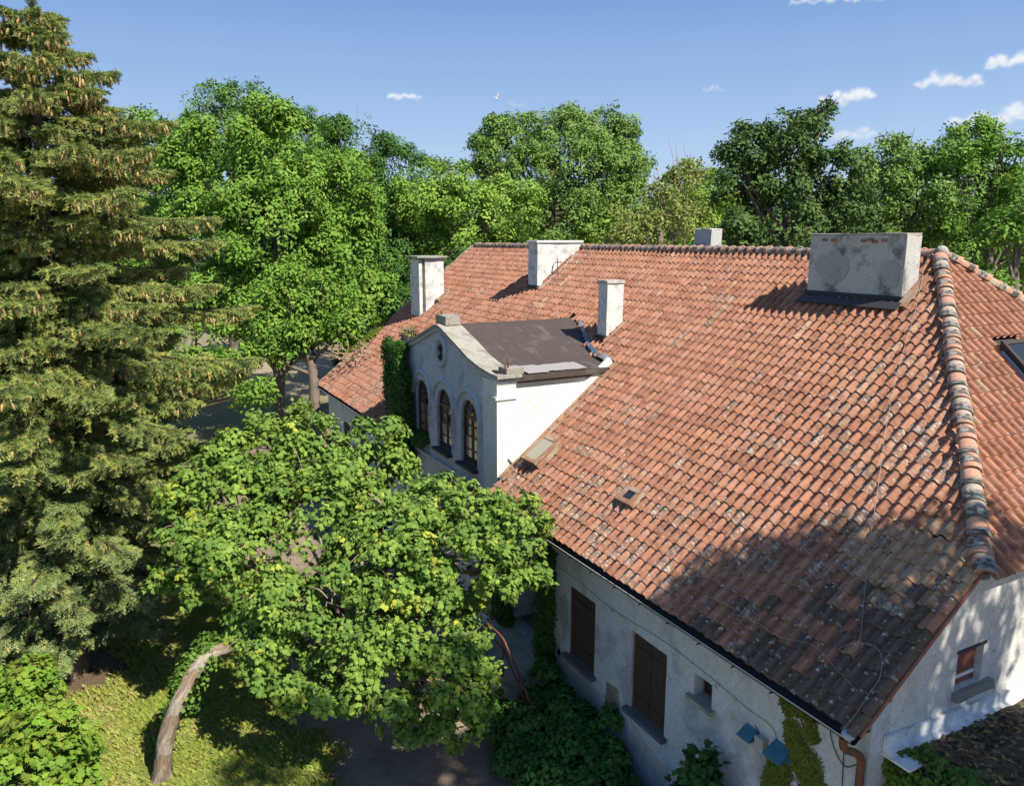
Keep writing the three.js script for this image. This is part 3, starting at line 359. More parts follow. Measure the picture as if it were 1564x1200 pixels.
{ // dormer: sides, coping, roof, pilasters, mouldings, medallion, pedestals
  const side = (x, th) => { const zt = -(gableCurve(4) - 0.05 - YE) * CA / SA; const q = prism([[-0.82, slopeY(-0.82) - 0.2], [-0.82, gableCurve(4) - 0.05], [zt - 0.05, gableCurve(4) - 0.05]], th); q.applyMatrix4(new THREE.Matrix4().makeBasis(V(0, 0, 1), V(0, 1, 0), V(-1, 0, 0))); q.translate(x, 0, 0); return boxUV(q); };
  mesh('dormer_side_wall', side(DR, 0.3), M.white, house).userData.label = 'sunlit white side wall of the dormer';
  mesh('dormer_side_wall', side(DL + 0.3, 0.3), M.white, house);
  const band = (z0, z1, up, down, ext, mat, name) => {
    const pos = [], n = 40, top = [], bot = [];
    for (let k = 0; k <= n; k++) { const x = mix(DC - 4 - ext, DC + 4 + ext, k / n); top.push([x, gableCurve(x - DC) + up]); bot.push([x, gableCurve(x - DC) + down]); }
    const q = prism([...top, ...bot.reverse()], z1 - z0); q.translate(0, 0, z0); void pos; return mesh(name, rough(boxUV(q), 0.018, 3), mat, house);
  };
  band(-1.05, -0.29, 0.065, -0.02, 0.22, M.concrete, 'gable_coping');
  band(-0.42, -0.345, -0.021, -0.13, 0.06, M.wall, 'gable_moulding');
  // felt covered roof between coping and main slope
  const n = 36, pos = [], uv = [], idx = [];
  for (let k = 0; k <= n; k++) {
    const x = mix(DC - 4.22, DC + 4.22, k / n), y = gableCurve(x - DC) + 0.035, zb = -(y - YE) * CA / SA - 0.12;
    for (let j = 0; j <= 8; j++) { const z = mix(-1.035, zb, j / 8), yy = y + (fbm(x * 1.3, z * 1.3, 3, 0, 301) - 0.5) * 0.045; pos.push(x, yy, z); uv.push(x, z); }
  }
  for (let k = 0; k < n; k++) for (let j = 0; j < 8; j++) { const q = k * 9 + j; idx.push(q, q + 9, q + 1, q + 1, q + 9, q + 10); }
  const top = new THREE.BufferGeometry(); top.setAttribute('position', new THREE.Float32BufferAttribute(pos, 3)); top.setAttribute('uv', new THREE.Float32BufferAttribute(uv, 2)); top.setIndex(idx); top.computeVertexNormals();
  const under = top.clone(); under.translate(0, -0.07, 0);
  const zEnd = -(gableCurve(4.2) - YE) * CA / SA;
  const roof = mesh('dormer_roof', merge([top, under, box(DR + 0.19, DR + 0.22, gableCurve(4.2) - 0.1, gableCurve(4.2) + 0.03, zEnd, -1.055)]), M.felt, house); roof.userData.label = 'dark brown felt roof of the dormer';
  const strip = []; for (let j = 0; j < 9; j++) { const z0 = mix(-1.25, zEnd + 0.9, j / 9), z1 = mix(-1.25, zEnd + 0.9, (j + 1) / 9) - 0.004, q = new THREE.BoxGeometry(0.62 + hash2(j, 4, 4) * 0.25, 0.012, z0 - z1); q.rotateZ(-0.09); q.translate(DR - 0.2, gableCurve(3.7) + 0.075, (z0 + z1) / 2); strip.push(q); }
  mesh('felt_strip', boxUV(merge(strip)), M.feltEdge, roof);
  mesh('eave_board', box(DR + 0.004, DR + 0.08, gableCurve(4) - 0.16, gableCurve(4) - 0.06, zEnd + 0.35, -0.95), M.white, house);
  mesh('eave_board', box(DR + 0.004, DR + 0.05, gableCurve(4) - 0.22, gableCurve(4) - 0.163, zEnd + 0.4, -0.95), M.frame, house);
  for (const [a, b] of [[DR - 0.82, DR + 0.05], [DL - 0.05, DL + 0.82]]) {
    mesh('pilaster', box(a, b, YE - 0.7, YE + 3.0, -0.95, -0.36), M.white, house);
    mesh('pilaster_cap', merge([box(a - 0.03, b + 0.05, YE + 2.58, YE + 2.66, -1.0, -0.3), box(a - 0.01, b + 0.02, YE + 3.0, YE + 3.09, -0.97, -0.34)]), M.white, house);
  }
  mesh('string_course', box(DL + 0.83, DR - 0.83, YE - 0.28, YE - 0.2, -0.42, -0.3), M.wall, house);
  // medallion
  const ring = new THREE.TorusGeometry(0.37, 0.085, 8, 32); ring.scale(0.95, 1.18, 1.1); ring.translate(DC + 0.1, YE + 3.42, -0.41);
  const med = mesh('medallion', ring, M.wall, house);
  const disc = new THREE.CylinderGeometry(0.34, 0.34, 0.03, 28); disc.rotateX(Math.PI / 2); disc.scale(0.92, 1.15, 1); disc.translate(DC + 0.1, YE + 3.42, -0.413); mesh('field', boxUV(disc), M.patch, med);
  const bust = new THREE.LatheGeometry([[0.001, -0.26], [0.06, -0.24], [0.1, -0.17], [0.075, -0.1], [0.03, -0.06], [0.035, 0], [0.085, 0.07], [0.095, 0.14], [0.06, 0.22], [0.001, 0.25]].map(([x, y]) => new THREE.Vector2(x, y)), 14); bust.translate(DC + 0.1, YE + 3.4, -0.38); mesh('urn_relief', bust, M.tar, med);
  // pedestals that once carried ornaments
  const pede = (x0, x1, y0, h, z0, z1, rod) => { const p = mesh('pedestal', rough(new THREE.BoxGeometry(x1 - x0, h, z1 - z0, 3, 2, 3).translate((x0 + x1) / 2, y0 + h / 2, (z0 + z1) / 2), 0.03, 5, 9), M.concrete, house); for (const [rx, rz, rr] of rod) mesh('iron_stub', tube([V(rx, y0 + h - 0.1, rz), V(rx + 0.01, y0 + h + rr * 0.5, rz), V(rx - 0.02, y0 + h + rr, rz + 0.02)], 0.03, 0.02, 6), M.rust, p); };
  pede(DC - 0.55, DC + 0.25, YE + 4.24, 0.28, -1.0, -0.5, [[DC - 0.3, -0.6, 0.15]]);
  pede(DR - 0.35, DR + 0.15, YE + 3.28, 0.16, -1.15, -0.62, [[DR - 0.05, -0.75, 0.28], [DR + 0.13, -0.58, 0.12]]);
  mesh('iron_plate', box(DR - 0.42, DR - 0.05, YE + 3.29, YE + 3.34, -0.56, -0.44), M.tar, house);
  pede(DL - 0.1, DL + 0.4, YE + 3.28, 0.18, -1.1, -0.6, [[DL + 0.1, -0.7, 0.2]]);
  // flashings: brown sheet along the side wall, mortar fillet, valley sheets
  const strip2 = (x0, x1, s0, s1, n0, mat, name, lift = 0) => { const q = new THREE.BufferGeometry(), a = sl(x0, s0, n0 + lift), b = sl(x1, s0, n0), c = sl(x1, s1, n0), d = sl(x0, s1, n0 + lift), lo = 0.02; const P = [a, b, c, d].map((v) => v.clone()), Q = P.map((v) => v.clone().add(V(0, -lo, 0))); const f = (...v) => v.flatMap((w) => [w.x, w.y, w.z]); const quad = (w, x, y, z) => f(w, x, y, w, y, z); q.setAttribute('position', new THREE.Float32BufferAttribute([...quad(...P), ...quad(Q[0], Q[1], P[1], P[0]), ...quad(Q[1], Q[2], P[2], P[1]), ...quad(Q[2], Q[3], P[3], P[2])], 3)); q.computeVertexNormals(); return mesh(name, boxUV(q), mat, house); };
  const S1 = (gableCurve(4) - YE) / SA;
  strip2(DR + 0.1, DR + 0.42, 0.55, S1 + 0.1, 0.09, M.rustSheet, 'side_flashing', 0.02);
  { const q = new THREE.BoxGeometry(0.12, 0.3, S1 - 1.0, 1, 1, 14); const m4 = new THREE.Matrix4().makeBasis(V(1, 0, 0), V(0, CA, SA), V(0, -SA, CA)); q.applyMatrix4(m4); const c = sl(DR + 0.055, 0.5 + (S1 + 0.2) / 2, 0.14); q.translate(c.x, c.y, c.z); mesh('mortar_fillet', rough(boxUV(q), 0.02, 3), M.white, house); }
  for (const [t0, t1, mat, nm, w, up] of [[0.1, 0.32, M.zinc, 'valley_flashing', 0.14, 0.08], [0.33, 0.78, M.tarp, 'blue_tarpaulin', 0.14, 0.05], [0.79, 0.98, M.zinc, 'valley_flashing', 0.2, 0.07]]) {
    const L = [], seg = 8;
    for (let k = 0; k < seg; k++) { const xx = (t) => DC + mix(0.3, 4.1, t), a = mix(t0, t1, k / seg), b = mix(t0, t1, (k + 1) / seg), pt = (t, off) => { const y = gableCurve(xx(t) - DC) + 0.06, z = -(y - YE) * CA / SA; return V(xx(t) + off * 0.4, y + up * 0.4 + 0.045 + off * 0.6 + (hash2(k, Math.round(t * 50), 5) - 0.5) * 0.03, z - off * 0.6 + 0.1); }; const p = [pt(a, 0), pt(b, 0), pt(b, w), pt(a, w)]; const g = new THREE.BufferGeometry(); g.setAttribute('position', new THREE.Float32BufferAttribute([p[0], p[1], p[2], p[0], p[2], p[3]].flatMap((v) => [v.x, v.y, v.z]), 3)); g.computeVertexNormals(); L.push(boxUV(g)); }
    mesh(nm, merge(L), mat, house);
  }
}
// ---------------------------------------------------------------- chimneys
function chimney(x0, x1, z0, z1, top, base, mat, label, opt = {}) {
  const c = mesh('chimney', rough(boxUV(new THREE.BoxGeometry(x1 - x0, top - base, z1 - z0, 6, 6, 5).translate((x0 + x1) / 2, YE + (top + base) / 2, (z0 + z1) / 2)), 0.03, 2.5, Math.round(top * 10)), mat, house); c.userData.label = label;
  const o = opt.over ?? 0.05, h = opt.cap ?? 0.07;
  mesh('cap', rough(boxUV(new THREE.BoxGeometry(x1 - x0 + 2 * o, h, z1 - z0 + 2 * o, 8, 1, 6).translate((x0 + x1) / 2, YE + top + h / 2 + 0.001, (z0 + z1) / 2)), 0.03, 6, 5), opt.capMat ?? M.white, c);
  return c;
}
{
  const c1 = chimney(-13.78, -13.3, -5.4, -4.79, 5.55, 3.2, M.stack, 'slim white chimney at the valley of the dormer roof', { over: 0.03, cap: 0.09, capMat: M.mortar });
  mesh('tar_collar', box(-13.82, -13.28, YE + 3.3, YE + 3.95, -4.83, -4.7), M.tar, c1);
  const c2 = chimney(-20.83, -20.1, -8.23, -6.22, 6.74, 4.4, M.stack, 'long white chimney reaching from the slope to the ridge', { over: 0.06, cap: 0.08, capMat: M.white });
  mesh('tar_collar', box(-20.87, -20.08, YE + 4.6, YE + 5.1, -6.3, -6.18), M.tar, c2);
  const c3 = chimney(-28.5, -27.36, -5.34, -4.42, 6.0, 2.9, M.stack, 'white twin chimney with a slab top at the far end of the roof', { over: 0, cap: 0.02 });
  mesh('flue_pier', box(-28.55, -27.42, YE + 2.7, YE + 5.95, -4.3, -4.14), M.stack, c3); mesh('flue_gap', box(-28.4, -27.6, YE + 2.8, YE + 5.95, -4.42, -4.3), M.chimney, c3); mesh('slab', rough(boxUV(new THREE.BoxGeometry(1.5, 0.08, 1.5, 6, 1, 6).translate(-27.95, YE + 6.07, -4.74)), 0.02, 4), M.concrete, c3);
  const c4 = chimney(-7.56, -4.93, -7.42, -6.9, 6.96, 4.9, M.chimney, 'widest grey chimney with crumbling plaster beside the hip', { over: 0.0, cap: 0.05, capMat: M.concrete });
  mesh('tar_collar', box(-7.6, -4.9, YE + 5.15, YE + 5.62, -7.3, -6.86), M.tar, c4);
  { const q = new THREE.BoxGeometry(2.8, 0.03, 0.24); q.applyMatrix4(new THREE.Matrix4().makeBasis(V(1, 0, 0), V(0, CA, SA), V(0, -SA, CA))); const p = sl(-6.22, 8.6, 0.15); q.translate(p.x, p.y, p.z); mesh('apron', boxUV(q), M.tar, c4); const r = new THREE.BoxGeometry(0.22, 0.04, 1.05); r.applyMatrix4(new THREE.Matrix4().makeBasis(V(1, 0, 0), V(0, CA, SA), V(0, -SA, CA))); const p2 = sl(-4.8, 9.15, 0.125); r.translate(p2.x, p2.y, p2.z); mesh('side_sheet', boxUV(r), M.rustSheet, c4); }
  for (const [x, y] of [[-7.2, 6.88], [-6.95, 6.87], [-6.1, 6.86], [-5.92, 6.89], [-5.8, 6.84], [-5.55, 6.87]]) mesh('brick', box(x, x + 0.15, YE + y - 0.05, YE + y + 0.02, -6.96, -6.883), M.brick, c4);
  { const R = rng(77); const blob = (cx, cy, rx, ry, mat) => { const o = []; for (let k = 0; k < 26; k++) { const a = k / 26 * Math.PI * 2, r = 0.85 + R() * 0.25; o.push([cx + Math.cos(a) * rx * r, YE + cy + Math.sin(a) * ry * r]); } const q = prism(o, 0.012); q.translate(0, 0, -6.897); mesh('plaster_patch', boxUV(q), mat, c4); }; blob(-6.85, 6.2, 0.52, 0.4, M.patch); blob(-5.25, 6.1, 0.26, 0.32, M.patch); }
  chimney(-15.44, -14.6, -10.5, -10.0, 7.2, 4.6, M.chimney, 'small pale chimney standing behind the ridge', { over: 0, cap: 0.03, capMat: M.white });
  for (const [c, x, s0, s1] of [[c1, -13.12, 5.9, 7.2], [c2, -19.95, 7.95, 10.2], [c3, -27.2, 5.3, 7.3]]) { const L = s1 - s0, q = new THREE.BoxGeometry(0.26, 0.05, L, 2, 1, 8); q.applyMatrix4(new THREE.Matrix4().makeBasis(V(1, 0, 0), V(0, CA, SA), V(0, -SA, CA))); const p = sl(x, (s0 + s1) / 2, 0.07); q.translate(p.x, p.y, p.z); mesh('side_flashing', rough(boxUV(q), 0.03, 4), c === c2 ? M.mortar : M.rustSheet, c); }
  for (let k = 0; k < 5; k++) { const q = new THREE.BoxGeometry(0.1, 0.06, 0.28); q.applyMatrix4(new THREE.Matrix4().makeBasis(V(1, 0, 0), V(0, CA, SA), V(0, -SA, CA))); const p = sl(-20.06, 8.5 + k * 0.33, 0.13); q.translate(p.x, p.y, p.z); mesh('brick', boxUV(q), M.brick, c2); }
  const aerial = thing('aerial', 'little black cross shaped aerial beside the long white chimney', 'aerial', null, sl(-19.85, 8.9, 0.05));
  mesh('mast', tube([V(0, -0.06, 0), V(0, 0.3, 0), V(0, 0.62, 0)], 0.02, 0.018, 6), M.tar, aerial); mesh('crossbar', tube([V(-0.22, 0.46, 0), V(0, 0.46, 0), V(0.26, 0.47, 0)], 0.018, 0.018, 6), M.tar, aerial);
}
// ---------------------------------------------------------------- roof: sheathing, pantiles, ridge and hip caps
const HB = Math.atan2(APEX.y - FOOT.y, -APEX.x), SB = Math.sin(HB), CB = Math.cos(HB), HL = Math.hypot(APEX.y - FOOT.y, APEX.x);
const hipPt = (z, s, n = 0) => V(-(s * CB) + n * SB + 0.0, FOOT.y + s * SB + n * CB, z);   // s from the foot of the hip upwards
const roof = (() => {
  const P = [], tri = (a, b, c) => P.push(a.x, a.y, a.z, b.x, b.y, b.z, c.x, c.y, c.z), quad = (a, b, c, d) => { tri(a, b, c); tri(a, c, d); };
  const E0 = sl(XL, -0.02, -0.02), E1 = sl(0, -0.02, -0.02), F = sl(0, 3.19, -0.02), A = sl(-5.03, S, -0.02), L = sl(XL + 0.3, S, -0.02), mir = (v) => V(v.x, v.y, 2 * ZR - v.z);
  tri(mir(E0), mir(E1), mir(F)); tri(mir(E0), mir(F), mir(A)); tri(mir(E0), mir(A), mir(L));
  const q0 = (x, s) => sl(x, s, -0.02);                       // the front slope stops behind the dormer front
  quad(E0, q0(DL, -0.02), q0(DL, S), L); quad(q0(DL, 0.62), q0(DR, 0.62), q0(DR, S), q0(DL, S)); tri(q0(DR, -0.02), E1, F); tri(q0(DR, -0.02), F, A); tri(q0(DR, -0.02), A, q0(DR, S));
  tri(F, mir(F), A);
  const g = new THREE.BufferGeometry(); g.setAttribute('position', new THREE.Float32BufferAttribute(P, 3)); g.computeVertexNormals();
  const low = g.clone(); low.translate(0, -0.05, 0);
  return mesh('roof', boxUV(merge([g, low])), M.darkwood, house);
})();
// atlas of fired clay: rows 0-1 clean, 2-3 specked with lichen, 4-5 crusted, 6 yellowed, 7 grey and mossy, darkened further to deepen the tree shadow
const CW = 64, CH = 128, tileTex = (() => {
  const w = 1024, h = 1024, d = new Float32Array(w * h * 3), R = rng(501);
  for (let cy = 0; cy < 8; cy++) for (let cx = 0; cx < 16; cx++) {
    const bases = [[0.374, 0.175, 0.104], [0.36, 0.164, 0.0951], [0.379, 0.189, 0.121], [0.35, 0.159, 0.0928], [0.307, 0.136, 0.0812], [0.394, 0.185, 0.11]];
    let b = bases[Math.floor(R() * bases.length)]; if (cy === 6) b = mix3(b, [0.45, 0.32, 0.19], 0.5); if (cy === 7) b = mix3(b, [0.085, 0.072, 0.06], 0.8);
    if (cy === 4 || cy === 5) b = mix3(b, [0.26, 0.17, 0.12], 0.4);
    const off = R() * 90;
    for (let j = 0; j < CH; j++) for (let i = 0; i < CW; i++) {
      const x = i / CW, y = j / CH, n = fbm(x * 4 + off, y * 6, 4, 0, 503), st = fbm(x * 9 + off, y * 1.5 + off, 3, 0, 505), gr = hash2(i + cx * 64, j + cy * 128, 507);
      let c = mix3(b, [b[0] * 0.62, b[1] * 0.58, b[2] * 0.56], smooth(0.45, 0.8, n) * 0.8 + smooth(0.5, 0.75, st) * 0.35);
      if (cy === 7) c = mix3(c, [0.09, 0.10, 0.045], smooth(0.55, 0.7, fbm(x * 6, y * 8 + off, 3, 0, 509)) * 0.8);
      if (cy >= 4 && cy < 6) c = mix3(c, [0.10, 0.09, 0.08], smooth(0.5, 0.68, fbm(x * 5 + 7, y * 5 + off, 4, 0, 511)) * 0.8);
      const k = 0.86 + gr * 0.26, o = ((cy * CH + j) * w + cx * CW + i) * 3; d[o] = c[0] * k; d[o + 1] = c[1] * k; d[o + 2] = c[2] * k;
    }
    const spots = cy < 2 ? Math.floor(R() * 4) : cy < 4 ? 7 + Math.floor(R() * 10) : cy < 6 ? 20 + Math.floor(R() * 16) : cy === 6 ? 10 : 6;
    for (let q = 0; q < spots; q++) {
      const px = R() * CW, py = CH * (R() * 0.85 + 0.12), r = 1.3 + Math.pow(R(), 2.4) * (cy >= 4 ? 6.5 : 5), ringy = R() < 0.45, tone = mix3([0.50, 0.44, 0.36], [0.33, 0.31, 0.27], R());
      for (let j = Math.floor(py - r - 2); j <= py + r + 2; j++) for (let i = Math.floor(px - r - 2); i <= px + r + 2; i++) {
        if (i < 0 || j < 0 || i >= CW || j >= CH) continue;
        const e = Math.hypot(i - px, j - py) / (r * (0.8 + 0.4 * hash2(i >> 1, j >> 1, 513))); if (e > 1) continue;
        const a = (ringy && e < 0.5 ? 0.25 : 0.85) * (cy < 2 ? 0.5 : 1), o = ((cy * CH + j) * w + cx * CW + i) * 3; for (let t = 0; t < 3; t++) d[o + t] = mix(d[o + t], tone[t], a);
      }
    }
  }
  return tex(w, h, (u, v, i, j) => { const o = (j * w + i) * 3; return [d[o], d[o + 1], d[o + 2]]; });
})();
const PROFILE = [[0, -0.01], [0.03, -0.022], [0.08, -0.027], [0.112, -0.02], [0.122, 0.022], [0.145, 0.06], [0.177, 0.076], [0.206, 0.064], [0.232, 0.026], [0.25, -0.022]];
const ROW = 0.3182, COL = 0.24, TL = 0.385;
function tileGeometry(cell) {                                // x across, y off the roof, z down the slope; z = 0 at the lower edge
  const cx = cell % 16, cy = Math.floor(cell / 16), pos = [], nor = [], uv = [], n = PROFILE.length, idx = [];
  const nn = PROFILE.map((p, i) => { const a = PROFILE[Math.max(0, i - 1)], b = PROFILE[Math.min(n - 1, i + 1)], l = Math.hypot(b[0] - a[0], b[1] - a[1]); return [-(b[1] - a[1]) / l, (b[0] - a[0]) / l]; });
  const U = (x) => (cx + 0.03 + 0.94 * x / 0.25) / 16, W = (t) => (cy + 0.02 + 0.96 * t) / 8;
  for (const [z, lift, t] of [[-TL, 0.002, 0], [0, 0.044, 1]]) PROFILE.forEach(([x, y], i) => { pos.push(x - 0.125, y + lift, z); nor.push(nn[i][0], nn[i][1], 0.06); uv.push(U(x), W(t)); });
  PROFILE.forEach(([x, y]) => { pos.push(x - 0.125, y + 0.044, 0); nor.push(0, 0.1, 1); uv.push(U(x), W(0.97)); });
  PROFILE.forEach(([x, y]) => { pos.push(x - 0.125, y + 0.022, -0.006); nor.push(0, -0.1, 1); uv.push(U(x), W(1)); });
  for (let i = 0; i < n - 1; i++) { idx.push(i, n + i, i + 1, i + 1, n + i, n + i + 1); idx.push(2 * n + i, 3 * n + i, 2 * n + i + 1, 2 * n + i + 1, 3 * n + i, 3 * n + i + 1); }
  const g = new THREE.BufferGeometry(); g.setAttribute('position', new THREE.Float32BufferAttribute(pos, 3)); g.setAttribute('normal', new THREE.Float32BufferAttribute(nor, 3)); g.setAttribute('uv', new THREE.Float32BufferAttribute(uv, 2)); g.setIndex(idx);
  return g;
}
const cells = [...Array(128).keys()].map(tileGeometry);
const TINT = [[1, 1, 1], [1.05, 1.03, 1.02], [0.93, 0.92, 0.92], [1.03, 1.05, 1.07]];
const tileMats = TINT.map((t) => std({ map: tileTex, color: lin(...t), roughness: 0.88 }));
{
  const R = rng(601), all = [];
  const skylights = [[-11.6, -10.84, 1.36, 2.1], [-7.42, -6.94, 1.56, 1.84], [-27.6, -27.1, 6.45, 7.0]];
  const basisF = [V(1, 0, 0), V(0, CA, SA), V(0, -SA, CA)], basisH = [V(0, 0, -1), V(SB, CB, 0), V(CB, -SB, 0)];
  const place = (p, basis, kind) => {
    const m = new THREE.Matrix4().makeBasis(...basis), e = new THREE.Matrix4().makeRotationFromEuler(new THREE.Euler((R() - 0.5) * 0.03, (R() - 0.5) * 0.035, (R() - 0.5) * 0.04));
    m.multiply(e); m.setPosition(p.x, p.y, p.z);
    all.push({ m, cell: kind * 16 + Math.floor(R() * 16), tint: Math.floor(R() * 4), d: p.distanceTo(camera.position), p });
  };
  for (let i = 0; i < 33; i++) for (let j = 0; j < 127; j++) {
    const x = -0.13 - j * COL, s = i * ROW - 0.03 + 0.0, hipX = s > 3.19 ? -(s + 0.1 - 3.19) / (S - 3.19) * 5.03 : 0.2;
    if (x > hipX - 0.06 || x < XL + 0.1) continue;
    if (x > DL + 0.02 && x < DR + 0.02) { const y = gableCurve(x - DC), sm = (y - YE) / SA; if (s < sm - 0.12) continue; }
    if (skylights.some(([a, b, c, d]) => x > a - 0.05 && x < b + 0.05 && s > c - 0.18 && s < d + 0.02)) continue;
    const chim = [[-13.8, -13.3, 5.9, 6.85], [-20.85, -20.1, 7.95, 10.4], [-28.55, -27.36, 5.3, 6.75], [-7.6, -4.9, 8.8, 9.4]].some(([a, b, c, d]) => x > a + 0.1 && x < b - 0.1 && s > c + 0.1 && s < d - 0.3);
    if (chim) continue;
    // age of the tiles, with some painted shade: crusted, grey and darkened at the lower corner near the end wall to deepen the tree shadow, streaks of lichen down the slope, cleaner towards the far end
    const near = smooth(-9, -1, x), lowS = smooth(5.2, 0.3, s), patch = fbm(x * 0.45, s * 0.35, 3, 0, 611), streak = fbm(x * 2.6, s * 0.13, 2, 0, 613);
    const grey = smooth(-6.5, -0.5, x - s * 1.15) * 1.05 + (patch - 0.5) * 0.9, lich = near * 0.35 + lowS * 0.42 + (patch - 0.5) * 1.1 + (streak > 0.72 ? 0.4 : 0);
    let kind = R() < 0.5 ? 0 : 1;
    if (R() < 0.14 + lich * 0.9) kind = 2 + (R() < 0.5 ? 0 : 1);
    if (R() < lich * 0.75 - 0.18) kind = 4 + (R() < 0.5 ? 0 : 1);
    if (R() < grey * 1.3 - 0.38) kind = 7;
    const yel = Math.hypot((x + 0.95) / 1.2, (s - 2.75) / 0.75); if (yel < 1 && R() < 0.75) kind = 6;
    if (streak > 0.8 && x > -22 && R() < 0.3) kind = 6;
    const sag = (fbm(x * 0.22, s * 0.3, 3, 0, 617) - 0.5) * 0.12 - 0.02;
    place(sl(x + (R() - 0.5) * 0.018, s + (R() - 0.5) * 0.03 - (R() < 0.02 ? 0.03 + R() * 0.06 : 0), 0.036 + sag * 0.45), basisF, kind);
  }
  for (let i = 0; i < 22; i++) for (let j = 0; j < 50; j++) {
    const z = FOOT.z - 0.12 - j * COL, s = i * ROW - 0.2, half = (HL - s) / HL * (FOOT.z - ZR);
    if (Math.abs(z - ZR) > half - 0.05 || s > HL - 0.25) continue;
    if (z < -7.2 && z > -8.35 && s > 2.85 && s < 4.1) continue;
    const k = R(), patch = fbm(z * 0.6, s * 0.6, 3, 0, 631);
    place(hipPt(z, s, 0.036), basisH, k < 0.85 ? (k < 0.4 ? 0 : 1) : k < 0.95 ? 2 : patch > 0.5 ? 6 : 3);
  }
  all.forEach((t) => { t.in = true; const v = t.p.clone().project(camera); if (Math.abs(v.x) > 1.02 || Math.abs(v.y) > 1.02 || v.z > 1) t.in = false; });
  camera.updateMatrixWorld(); camera.updateProjectionMatrix();
  all.sort((a, b) => (b.in - a.in) || (a.d - b.d));
  const own = all.slice(0, 300), rest = all.slice(300);
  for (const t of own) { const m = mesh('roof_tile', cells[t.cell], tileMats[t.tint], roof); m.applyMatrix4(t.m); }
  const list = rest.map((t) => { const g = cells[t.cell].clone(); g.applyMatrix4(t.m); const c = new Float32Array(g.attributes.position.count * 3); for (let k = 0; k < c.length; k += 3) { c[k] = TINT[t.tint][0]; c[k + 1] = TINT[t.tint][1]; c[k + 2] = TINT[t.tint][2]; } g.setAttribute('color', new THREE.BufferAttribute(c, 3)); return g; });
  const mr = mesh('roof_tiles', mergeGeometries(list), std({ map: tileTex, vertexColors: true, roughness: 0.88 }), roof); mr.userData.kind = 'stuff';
  // caps
  const capTex = tex(256, 256, (u, v) => { const a = fbm(u * 6, v * 6, 4, 6, 641), e = v + (a - 0.5) * 0.7, k = 0.75 + 0.5 * fbm(u * 40, v * 40, 2, 40, 643), c = mix3([0.46, 0.24, 0.16], [0.38, 0.31, 0.24], smooth(0.5, 0.7, fbm(u * 4 + 3, v * 4, 3, 0, 645))), l = mix3([0.055, 0.05, 0.047], [0.27, 0.26, 0.23], smooth(0.42, 0.62, fbm(u * 16, v * 16, 3, 16, 647))); const w = smooth(0.58, 0.72, e); return mix3(c, l, w * 0.92).map((q) => q * k); });
  const capMat = std({ map: capTex, roughness: 0.92, bumpMap: grainBump, bumpScale: 0.01 });
  const capGeo = [0, 1, 2, 3].map((v) => { const n = 10, pos = [], uv = [], idx = []; const ends = [[0, 0.15, 0.0], [0.36, 0.168, 0.02], [0.42, 0.178, 0.026], [0.42, 0.152, 0.02]]; ends.forEach(([z, r, l], q) => { for (let k = 0; k <= n; k++) { const a = mix(-0.12, Math.PI + 0.12, k / n); pos.push(Math.cos(a) * r, Math.sin(a) * r * 0.85 + l, z); uv.push(v * 0.27 + k / n * 0.5, 0.15 + z * 1.7 + v * 0.11 - (q === 3 ? 0.1 : 0)); } }); for (let q = 0; q < 3; q++) for (let k = 0; k < n; k++) { const o = q * (n + 1) + k; idx.push(o, o + 1, o + n + 1, o + 1, o + n + 2, o + n + 1); } const g = new THREE.BufferGeometry(); g.setAttribute('position', new THREE.Float32BufferAttribute(pos, 3)); g.setAttribute('uv', new THREE.Float32BufferAttribute(uv, 2)); g.setIndex(idx); g.computeVertexNormals(); return g; });
  const caps = (a, b, name, lift, bed) => {                  // a = lower end; each cap's wide end faces down
    const L = a.distanceTo(b), n = Math.round(L / 0.365), dir = a.clone().sub(b).normalize(), side = V(0, 1, 0).cross(dir).normalize(), up = dir.clone().cross(side).normalize();
    for (let k = 0; k < n; k++) { const p = b.clone().lerp(a, k / n).addScaledVector(up, lift + (R() - 0.5) * 0.02).addScaledVector(side, (R() - 0.5) * 0.025); const m = mesh(name, capGeo[Math.floor(R() * 4)], capMat, roof); m.applyMatrix4(new THREE.Matrix4().makeBasis(side, up, dir).multiply(new THREE.Matrix4().makeRotationZ((R() - 0.5) * 0.12)).setPosition(p)); }
    if (bed) { const q = tube([a.clone().addScaledVector(up, 0.02), a.clone().lerp(b, 0.5).addScaledVector(up, 0.03), b.clone().addScaledVector(up, 0.02)], 0.11, 0.11, 8, 0.5, 9, 20); mesh('mortar_bed', q, M.mortar, roof); }
  };
  caps(sl(0.05, 3.1), sl(-5.03, S), 'hip_tile', 0.055, true);
  caps(V(0.05, FOOT.y - 0.05, FOOTB.z + 0.02), APEX.clone(), 'hip_tile', 0.07, true);
  caps(sl(-5.1, S), sl(XL + 0.4, S + 0.05), 'ridge_tile', 0.035, true);
  { const b = new THREE.SphereGeometry(0.13, 12, 9); b.scale(1, 0.8, 1); const p = APEX.clone().add(V(0.05, 0.16, 0)); b.translate(p.x, p.y, p.z); mesh('apex_mortar', rough(b, 0.06, 6), M.mortar, roof); }
  { const g = []; for (let k = 0; k < 33; k++) { const q = new THREE.BoxGeometry(0.07, 0.06, 0.3); q.applyMatrix4(new THREE.Matrix4().makeBasis(V(1, 0, 0), V(0, CA, SA), V(0, -SA, CA))); const p = sl(XL + 0.03, k * ROW + 0.13, 0.05 + R() * 0.02); q.translate(p.x, p.y, p.z); g.push(q); } mesh('verge_mortar', boxUV(merge(g)), M.mortar, roof); }
